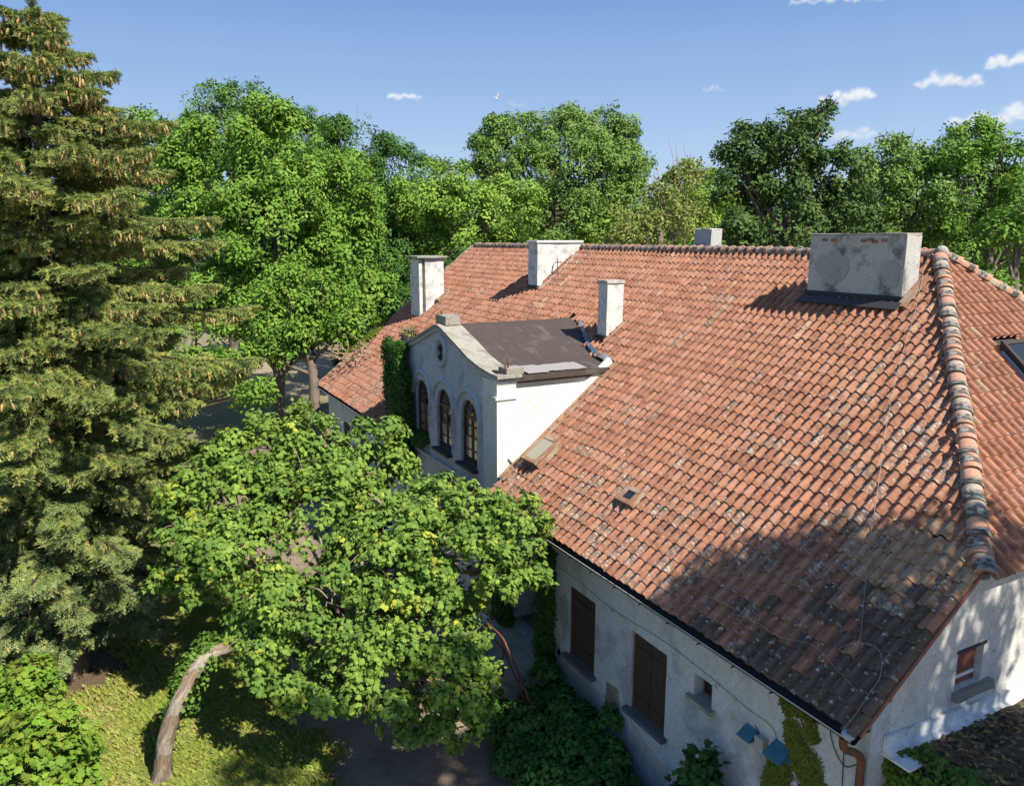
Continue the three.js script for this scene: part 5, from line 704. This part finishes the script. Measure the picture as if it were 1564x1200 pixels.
// ---------------------------------------------------------------- the tall spruce
{
  const B = V(-16.3, 0, 10.5), t = thing('spruce_tree', 'tall cone laden spruce on the lawn opposite the dormer', 'tree', null, B), R = rng(1401), H = 17.2, lean = (y) => V(0, y, -0.8 * y / H);
  mesh('trunk', tube([0, 0.15, 0.35, 0.6, 0.85, 1].map((k) => lean(k * H - (k ? 0 : 0.2))), 0.4, 0.03, 10, 0.12, 3, 5), M.bark, t);
  const spray = (() => { const L = [], Q = rng(1402); const needle = (x, y, z, dx, dy, dz, l, w) => { const d = V(dx, dy, dz).normalize(), s = d.clone().cross(V(0, 1, 0.01)).normalize().multiplyScalar(w / 2), u = s.clone().cross(d).normalize().multiplyScalar(w / 2), a = V(x, y, z), m = a.clone().addScaledVector(d, l * 0.45), e = a.clone().addScaledVector(d, l); for (const o of [s, u]) L.push(...a.toArray(), ...m.clone().add(o).toArray(), ...e.toArray(), ...a.toArray(), ...e.toArray(), ...m.clone().sub(o).toArray()); }; for (let k = 0; k < 26; k++) { const z = k / 25 * 0.3, a = Q() * 6.283; needle(0, -z * z * 0.3, z, Math.cos(a) * 0.9, Math.sin(a) * 0.7 - 0.15, 0.35 + Q() * 0.5, (0.07 + Q() * 0.07) * (1.2 - z), 0.02); } needle(0, 0, 0, 0, -0.1, 1, 0.36, 0.026); const g = new THREE.BufferGeometry(); g.setAttribute('position', new THREE.Float32BufferAttribute(L, 3)); g.computeVertexNormals(); return g; })();
  const cone = (() => { const g = new THREE.LatheGeometry([[0.001, -0.13], [0.014, -0.115], [0.022, -0.07], [0.02, -0.02], [0.001, 0]].map(([x, y]) => new THREE.Vector2(x, y)), 6); return g; })();
  const mats = [], cols = [], cm = [], cc = [], wood = [];
  let y = 1.7, ring = 0;
  while (y < H - 0.25) {
    const k = y / H, rad = (() => { const t = [[0, 2.4], [0.2, 3.9], [0.43, 5.5], [0.64, 4.9], [0.8, 3.6], [0.92, 1.75], [1, 0.25]]; for (let i = 0; i < 6; i++) if (k <= t[i + 1][0]) return mix(t[i][1], t[i + 1][1], (k - t[i][0]) / (t[i + 1][0] - t[i][0])); return 0.25; })() * 0.82, nb = Math.round(6 + 5 * (1 - k)), o = lean(y);
    for (let b = 0; b < nb; b++) {
      const a = b / nb * Math.PI * 2 + ring * 1.1 + (R() - 0.5) * 0.5, L = rad * (0.5 + R() * 0.68), dir = V(Math.cos(a), 0, Math.sin(a)), droop = 0.16 + 0.5 * (1 - k) * (0.6 + R() * 0.5), yo = (R() - 0.5) * 0.6;
      const pt = (q) => o.clone().addScaledVector(dir, q * L).add(V(0, yo + L * (0.1 * q * (1 - k * 0.2) - droop * q * q * 0.75 + 0.22 * Math.pow(q, 5) * (0.4 + 0.6 * (1 - k))), 0));
      wood.push(tube([pt(0), pt(0.35), pt(0.7), pt(1)], 0.045 * (1.2 - k), 0.012, 4, 0, b, 2));
      const ns = Math.round(14 + L * 22), side = V(-dir.z, 0, dir.x);
      for (let s = 0; s < ns; s++) {
        const q = 0.16 + 0.84 * Math.pow((s + R()) / ns, 0.8), p = pt(q), wdt = 0.5 * (1 - q) * L * 0.42 + 0.12, f = (R() * 2 - 1), pos = p.clone().addScaledVector(side, f * wdt).add(V(0, -Math.abs(f) * wdt * 0.28 + (R() - 0.5) * 0.08, 0));
        const out = dir.clone().multiplyScalar(0.8 + q).addScaledVector(side, f * 1.3 + (R() - 0.5) * 0.9).add(V(0, 0.3 - 0.75 * R(), 0)).normalize(), zz = out, xx = UPV.clone().cross(zz).normalize(), yy = zz.clone().cross(xx), sc = (0.75 + R() * 0.5) * (k > 0.85 ? 0.8 : 1);
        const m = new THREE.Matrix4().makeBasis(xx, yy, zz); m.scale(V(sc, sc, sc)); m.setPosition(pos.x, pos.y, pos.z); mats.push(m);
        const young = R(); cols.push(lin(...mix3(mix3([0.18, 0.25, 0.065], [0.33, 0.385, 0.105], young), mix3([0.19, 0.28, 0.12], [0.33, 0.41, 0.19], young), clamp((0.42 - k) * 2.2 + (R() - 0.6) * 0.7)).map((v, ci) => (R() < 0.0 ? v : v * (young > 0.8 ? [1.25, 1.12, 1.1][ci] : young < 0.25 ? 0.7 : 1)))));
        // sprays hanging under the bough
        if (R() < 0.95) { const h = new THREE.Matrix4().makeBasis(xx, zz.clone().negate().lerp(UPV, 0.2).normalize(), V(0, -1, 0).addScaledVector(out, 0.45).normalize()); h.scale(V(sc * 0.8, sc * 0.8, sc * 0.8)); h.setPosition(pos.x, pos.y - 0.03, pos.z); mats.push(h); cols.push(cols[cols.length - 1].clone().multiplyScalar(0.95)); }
        const chance = k > 0.45 ? 1.1 : k > 0.25 ? 0.35 : 0.05;
        if (q > 0.45) for (let c = 0; c < 3; c++) if (R() < chance * 0.32) { const cmx = new THREE.Matrix4().makeRotationFromEuler(new THREE.Euler((R() - 0.5) * 0.5, R() * 6, (R() - 0.5) * 0.5)); const cs = 0.9 + R() * 0.45; cmx.scale(V(cs, cs, cs)); cmx.setPosition(pos.x + (R() - 0.5) * 0.3, pos.y - 0.05 - R() * 0.14, pos.z + (R() - 0.5) * 0.3); cm.push(cmx); cc.push(lin(...mix3([0.46, 0.34, 0.13], [0.33, 0.21, 0.085], R()))); }
      }
    }
    y += 0.33 + 0.17 * (1 - k); ring++;
  }
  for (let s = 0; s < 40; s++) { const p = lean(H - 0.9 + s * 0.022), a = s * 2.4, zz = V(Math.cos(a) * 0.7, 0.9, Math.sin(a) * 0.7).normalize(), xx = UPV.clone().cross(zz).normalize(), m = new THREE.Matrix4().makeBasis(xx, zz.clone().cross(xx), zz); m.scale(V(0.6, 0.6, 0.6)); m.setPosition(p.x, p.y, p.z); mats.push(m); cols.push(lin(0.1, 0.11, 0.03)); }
  mesh('limbs', merge(wood), M.wood, t);
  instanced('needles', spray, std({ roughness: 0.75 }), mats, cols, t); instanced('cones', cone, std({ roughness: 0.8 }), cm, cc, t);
}
// ---------------------------------------------------------------- shrubs, creepers, grass
function bush(name, label, cat, group, base, lobes, dens, geo, c0, c1, seed, gap = 0.36, keep) {
  const t = thing(name, label, cat, group, base), R = rng(seed), rel = lobes.map(([x, y, z, r]) => [x - base.x, y - base.y, z - base.z, r]);
  const st = []; for (const [x, y, z] of rel) st.push(tube([V((R() - 0.5) * 0.3, 0, (R() - 0.5) * 0.3), V(x * 0.5, y * 0.55, z * 0.5), V(x, y, z)], 0.03, 0.01, 5, 0, 3)); mesh('stems', merge(st), M.bark, t);
  const pl = crown(rel, dens, R, { gap, keep: keep && ((p) => keep(p.clone().add(base))) });
  instanced('foliage', geo, softLeaf, pl.map((q) => q.m), pl.map((q) => lin(...mix3(c0, c1, q.t).map((v) => v * (0.85 + 0.3 * R())))), t);
  return t;
}
const smallLeaf = cluster(10, 0.15, 'plain', 0.1, 0.08, 1501, 0.5), creeperLeaf = cluster(11, 0.15, 'maple', 0.095, 0.095, 1503, 0.5), bushLeaf = cluster(9, 0.2, 'maple', 0.15, 0.16, 1505, 0.4);
bush('shrub', 'bright leafy shrub on the sunny lawn before the spruce', 'shrub', null, V(-10.9, 0, 10.9), [[-10.5, 1.9, 10.7, 0.75], [-10.1, 1.3, 10.25, 0.55], [-11.3, 2.3, 11.1, 0.8], [-10.9, 1.1, 10.6, 0.8], [-11.8, 1.5, 11.6, 0.9], [-10.0, 0.8, 10.7, 0.7], [-10.4, 1.3, 11.5, 0.9], [-11.9, 2.5, 11.0, 0.5], [-9.6, 0.9, 11.3, 0.7]], 190, bushLeaf, [0.12, 0.2, 0.026], [0.21, 0.31, 0.038], 1511);
bush('creeper', 'dark creeper mounded along the foot of the shaded wall', 'creeper', 'ivy and creepers', V(-7.6, 0, 0.5), [[-9.0, 0.5, 0.6, 0.6], [-8.3, 0.75, 0.3, 0.7], [-7.6, 0.6, 0.9, 0.75], [-7.0, 0.9, 0.25, 0.6], [-6.4, 0.6, 0.6, 0.75], [-5.8, 0.7, 0.2, 0.55], [-7.2, 0.3, 1.6, 0.6], [-6.2, 0.3, 1.4, 0.7], [-5.2, 0.45, 0.5, 0.6], [-8.4, 0.3, 1.3, 0.6], [-6.2, 1.35, -0.15, 0.28], [-4.5, 0.4, 0.6, 0.6], [-5.3, 0.35, 1.3, 0.7], [-8.6, 1.2, 0.1, 0.4]], 480, creeperLeaf, [0.045, 0.12, 0.022], [0.095, 0.19, 0.035], 1521, 0.3, (p) => p.z > -0.38 && p.y > 0.02 && !(p.x < -8.3 && p.y > 0.9 && p.z > 0.3));
bush('shrub', 'small dark shrub standing up against the shaded wall', 'shrub', null, V(-3.2, 0, 0.4), [[-3.3, 1.1, 0.35, 0.6], [-3.0, 1.7, 0.2, 0.5], [-3.1, 2.2, 0.1, 0.36], [-3.6, 0.7, 0.6, 0.6], [-2.8, 0.9, 0.5, 0.55], [-3.05, 2.6, 0.05, 0.2]], 300, bushLeaf, [0.03, 0.08, 0.018], [0.05, 0.12, 0.025], 1531, 0.3, (p) => p.z > -0.3);
// leaves hugging a wall: fn(R) gives a point and the way the leaves face
function wallIvy(label, base, n, geo, c0, c1, seed, fn, stems) {
  const t = thing('ivy', label, 'ivy', 'ivy and creepers', base), R = rng(seed), mats = [], cols = [];
  for (let k = 0; k < n; k++) { const r = fn(R); if (!r) continue; const [p, d, s = 1] = r; const m = new THREE.Matrix4().makeRotationFromQuaternion(new THREE.Quaternion().setFromUnitVectors(UPV, d.clone().add(V(R() - 0.5, R() * 0.6, R() - 0.5).multiplyScalar(0.8)).normalize())); m.multiply(new THREE.Matrix4().makeRotationY(R() * 6.28)); const sc = s * (0.7 + R() * 0.5); m.scale(V(sc, sc, sc)); m.setPosition(p.x - base.x, p.y - base.y, p.z - base.z); mats.push(m); cols.push(lin(...mix3(c0, c1, R()).map((v) => v * (0.85 + 0.3 * R())))); }
  instanced('foliage', geo, softLeaf, mats, cols, t);
  mesh('stem', merge(stems.map((s) => tube(s.map((p) => p.clone().sub(base)), 0.025, 0.01, 5))), M.bark, t);
}
wallIvy('thick ivy column hanging down the far corner of the dormer', V(-19.6, 0, -0.4), 2600, smallLeaf, [0.035, 0.1, 0.014], [0.075, 0.165, 0.022], 1601, (R) => { const y = YE - 1.2 + R() * 4.55, w = 0.75 + 0.4 * fbm(y * 1.2, 3, 3, 0, 1603) + (y < YE ? 0.3 : 0), x = DL + 0.65 + (R() * 2 - 1) * w - 0.0 + (fbm(y * 0.9, 8, 2, 0, 1605) - 0.5) * 0.5; return [V(x, y, -0.3 + R() * 0.3 + (fbm(x * 2, y * 2, 2, 0, 1607)) * 0.2), V(0, 0.3, 1)]; }, [[V(-19.6, 0.05, -0.34), V(-19.5, 3, -0.34), V(-19.6, YE + 1, -0.32), V(-19.4, YE + 3, -0.32)]]);
wallIvy('ivy wrapping the flank of the dormer corner over the far tiles', V(-20.1, YE, -1.2), 700, smallLeaf, [0.035, 0.1, 0.014], [0.075, 0.165, 0.022], 1611, (R) => { const y = YE + 0.6 + R() * 2.6, z = -0.4 - R() * 0.9; if (y < slopeY(z) + 0.1) return null; return [V(DL - 0.1 - R() * 0.25, y, z), V(-1, 0.3, 0.2)]; }, [[V(-20.2, YE + 0.6, -0.5), V(-20.2, YE + 2, -0.6), V(-20.2, YE + 3, -0.7)]]);
wallIvy('ivy trailing along the sill of the arched window by the ivy column', V(-18.2, YE, -0.3), 200, smallLeaf, [0.04, 0.11, 0.016], [0.08, 0.17, 0.025], 1621, (R) => [V(-18.9 + R() * 1.6, YE + 0.12 + R() * 0.22, -0.35 + R() * 0.2), V(0, 0.6, 1)], [[V(-18.9, YE + 0.1, -0.3), V(-17.5, YE + 0.15, -0.3)]]);
wallIvy('narrow ivy strip climbing the wall edge beside the porch', V(-9.2, 0, -0.35), 900, smallLeaf, [0.03, 0.09, 0.014], [0.06, 0.14, 0.022], 1631, (R) => { const y = 0.4 + R() * 3.7; return [V(-9.28 + (R() - 0.5) * (0.35 + 0.35 * fbm(y * 1.5, 2, 2, 0, 1633)) , y, -0.36 + R() * 0.2), V(0.2, 0.3, 1)]; }, [[V(-9.2, 0.03, -0.36), V(-9.25, 2, -0.37), V(-9.2, 4, -0.37)]]);
wallIvy('ivy covering the porch jamb behind the handrail', V(-11.7, 0, -0.35), 900, smallLeaf, [0.03, 0.09, 0.014], [0.06, 0.14, 0.022], 1641, (R) => { const y = 0.6 + R() * 3.4; return [V(-11.75 + (R() - 0.5) * 0.9, y, -0.36 + R() * 0.22), V(0.2, 0.3, 1)]; }, [[V(-11.7, 0.03, -0.36), V(-11.75, 2, -0.37), V(-11.7, 4, -0.37)]]);
const mossLeaf = cluster(12, 0.1, 'plain', 0.06, 0.05, 1507, 0.4);
wallIvy('yellow green creeper running from the gutter down the wall past the blue hoods', V(-1.1, YE - 1, -0.4), 3000, mossLeaf, [0.12, 0.15, 0.02], [0.18, 0.2, 0.03], 1651, (R) => { const q = R(), y = -0.2 - q * 3.4, cx = -1.75 + 0.75 * Math.min(1, q * 2.6) + 0.12 * Math.sin(q * 14), w = 0.13 + 0.3 * fbm(q * 9, 4, 3, 0, 1653) + 0.12 * q; const x = cx + (R() * 2 - 1) * w; if (fbm(x * 4, y * 4, 3, 0, 1655) < 0.4) return null; return [V(x, YE + y, -0.405 + R() * 0.03), V(0, 0.2, 1), 0.9]; }, [[V(-1.0, 0.02, -0.405), V(-1.1, 2, -0.405), V(-1.2, YE - 1, -0.405), V(-1.7, YE - 0.2, -0.405)]]);
wallIvy('yellow green creeper below the larger blue hood', V(-1.75, YE - 2, -0.4), 800, mossLeaf, [0.11, 0.14, 0.02], [0.17, 0.19, 0.03], 1661, (R) => { const q = R(), x = -1.68 - q * 0.25 + (R() * 2 - 1) * (0.22 - 0.08 * q); return [V(x, YE - 1.6 - q * 1.5, -0.405 + R() * 0.03), V(0, 0.2, 1), 0.9]; }, [[V(-1.95, 0.02, -0.405), V(-1.9, 2, -0.405), V(-1.7, YE - 1.7, -0.405)]]);
wallIvy('bright creeper spilling over the edge of the annex roof', V(0.6, YE - 1, -0.9), 2400, smallLeaf, [0.07, 0.14, 0.02], [0.13, 0.2, 0.03], 1671, (R) => { const x = -0.25 + Math.pow(R(), 0.7) * 3.6, y = YE - 0.58 - Math.pow(R(), 1.4) * 1.6, over = fbm(x * 1.4, 5, 3, 0, 1673); return [V(x, y + 0.1 * over, -0.98 + R() * 0.22 + (y > YE - 0.75 ? -R() * 0.5 * over : 0)), V(0, 0.6, 1)]; }, [[V(0.6, 0.02, -0.93), V(0.7, 2, -0.93), V(0.9, YE - 0.7, -0.9)]]);
wallIvy('yellow green creeper growing over the far verge of the roof', V(XL, YE + 2.5, -3), 620, smallLeaf, [0.13, 0.18, 0.02], [0.19, 0.23, 0.03], 1681, (R) => { const s = 2.2 + R() * 2.6, w = 0.7 * Math.sin((s - 2.2) / 2.6 * Math.PI) + 0.1; return [sl(XL - 0.15 + R() * w, s, 0.08 + R() * 0.15), V(0, 0.8, 0.6)]; }, [[sl(XL, 2.2, 0.1), sl(XL, 4.6, 0.1)]]);
wallIvy('tuft of dry weeds on the far pedestal of the dormer', V(-20, YE + 3.4, -0.8), 60, smallLeaf, [0.2, 0.19, 0.07], [0.3, 0.26, 0.12], 1691, (R) => [V(DL + 0.35 + (R() - 0.5) * 0.6, YE + 3.5 + R() * 0.3, -0.8 + (R() - 0.5) * 0.5), V(0, 1, 0), 0.8], [[V(-19.9, YE + 3.4, -0.8), V(-19.8, YE + 3.75, -0.8)]]);
wallIvy('moss cushion sitting on the weathered tiles near the hip foot', sl(-1.05, 2.2, 0.08), 36, mossLeaf, [0.12, 0.13, 0.015], [0.19, 0.18, 0.02], 1695, (R) => [sl(-1.05 + (R() - 0.5) * 0.12, 2.2 + (R() - 0.5) * 0.12, 0.1 + R() * 0.04), V(0, 0.8, 0.6), 0.4], [[sl(-1.1, 2.2, 0.08), sl(-1.0, 2.2, 0.08)]]);
{ // grass
  const tuft = (() => { const Q = rng(1701), L = []; for (let k = 0; k < 8; k++) { const a = Q() * 6.28, h = 0.07 + Q() * 0.11, w = 0.005 + Q() * 0.005, lx = Math.cos(a) * h * 0.6, lz = Math.sin(a) * h * 0.6, ox = (Q() - 0.5) * 0.1, oz = (Q() - 0.5) * 0.1, px = -Math.sin(a) * w, pz = Math.cos(a) * w; L.push(ox - px, 0, oz - pz, ox + px, 0, oz + pz, ox + lx * 0.4 + px * 0.7, h * 0.7, oz + lz * 0.4 + pz * 0.7, ox - px, 0, oz - pz, ox + lx * 0.4 + px * 0.7, h * 0.7, oz + lz * 0.4 + pz * 0.7, ox + lx, h, oz + lz); } const g = new THREE.BufferGeometry(); g.setAttribute('position', new THREE.Float32BufferAttribute(L, 3)); g.computeVertexNormals(); return g; })();
  const R = rng(1703), mats = [], cols = [];
  for (let k = 0; k < 95000; k++) { const x = -21 + R() * 14, z = 4.4 + R() * 10, e = DRIVE_EDGE(x) + (fbm(x * 2.1, z * 2.1, 3, 0, 205) - 0.5) * 1.2; if (z < e - 0.3 + R() * 0.6) continue; const sp = Math.hypot(x + 16.3, z - 10.4); if (sp < 3.4 && R() > (sp - 1) / 3) continue; const s = 0.7 + R() * 0.8, m = new THREE.Matrix4().makeRotationY(R() * 6.28); m.scale(V(s, s, s)); m.setPosition(x, (fbm(x * 0.2, z * 0.2, 3, 0, 209) - 0.5) * 0.16 - 0.005, z); mats.push(m); const dry = fbm(x * 0.9, z * 0.9, 3, 0, 1705); cols.push(lin(...mix3([0.25, 0.31, 0.045], [0.44, 0.4, 0.13], clamp(smooth(0.4, 0.7, dry) * 0.5 + R() * 0.3)).map((v) => v * (0.85 + 0.3 * R())))); }
  const g = instanced('grass', tuft, std({ roughness: 0.8 }), mats, cols, scene); tag(g, 'sunny lawn grass round the crooked maple trunk', 'grass', null, 'stuff');
}
// ---------------------------------------------------------------- the tree beside the annex, out of the picture, whose shade dapples roof and drive
{
  const base = V(9.2, 0, -4.5), lobes = [[8.5, 17.2, -3.5, 2.0], [8.7, 16, -4.6, 2.2], [9.2, 18, -2.6, 2.4], [7.1, 17.4, -4.3, 0.9], [8.4, 18.4, -4.4, 1.6], [9.2, 15.2, -1.6, 2.2], [6.9, 17.4, -1.2, 1.8], [4.9, 17.3, 1.9, 0.75], [9.6, 14.5, -4.8, 2.4], [7.4, 16.8, 0.4, 1.6]];
  const t = thing('broadleaf_tree', 'tall leafy tree beside the annex shading the lower tiles', 'tree', null, base), R = rng(1801), rel = lobes.map(([x, y, z, r]) => [x - base.x, y, z - base.z, r]), [trunk, br] = limbs(V(0, 0, 0), rel, 0.35, R);
  mesh('trunk', trunk, M.bark, t); mesh('limbs', br, M.bark, t);
  const pl = crown(rel, 110, R, { gap: 0.52 }); instanced('crown', greenClusters[0], softLeaf, pl.map((q) => q.m), pl.map(() => lin(0.06, 0.14, 0.022)), t);
}
{ // a gull over the trees
  const b = thing('gull', 'white gull gliding over the trees', 'bird', null, V(-31.3, YE + 14.0, -10.15));
  const body = new THREE.LatheGeometry([[0.001, -0.24], [0.03, -0.2], [0.07, -0.06], [0.075, 0.05], [0.045, 0.14], [0.035, 0.19], [0.001, 0.24]].map(([x, y]) => new THREE.Vector2(x, y)), 10); body.rotateX(Math.PI / 2); body.rotateY(0.6);
  mesh('body', body, M.white, b); b.scale.setScalar(0.5);
  for (const s of [-1, 1]) { const w = new THREE.BufferGeometry(), p = [[0.03, 0.03, -0.1], [0.03, 0.03, 0.09], [0.2, 0.22, 0.12], [0.2, 0.22, -0.03], [0.34, 0.5, -0.06], [0.36, 0.5, -0.1]], q = [0, 1, 2, 0, 2, 3, 3, 2, 4, 3, 4, 5]; w.setAttribute('position', new THREE.Float32BufferAttribute(q.flatMap((i) => [p[i][0] * s * (s > 0 ? 0.55 : 1), p[i][1] * (s > 0 ? 1.2 : 0.5), p[i][2]]), 3)); w.computeVertexNormals(); w.rotateY(0.6); mesh('wing', w, M.white, b); }
}
renderer.render(scene, camera);
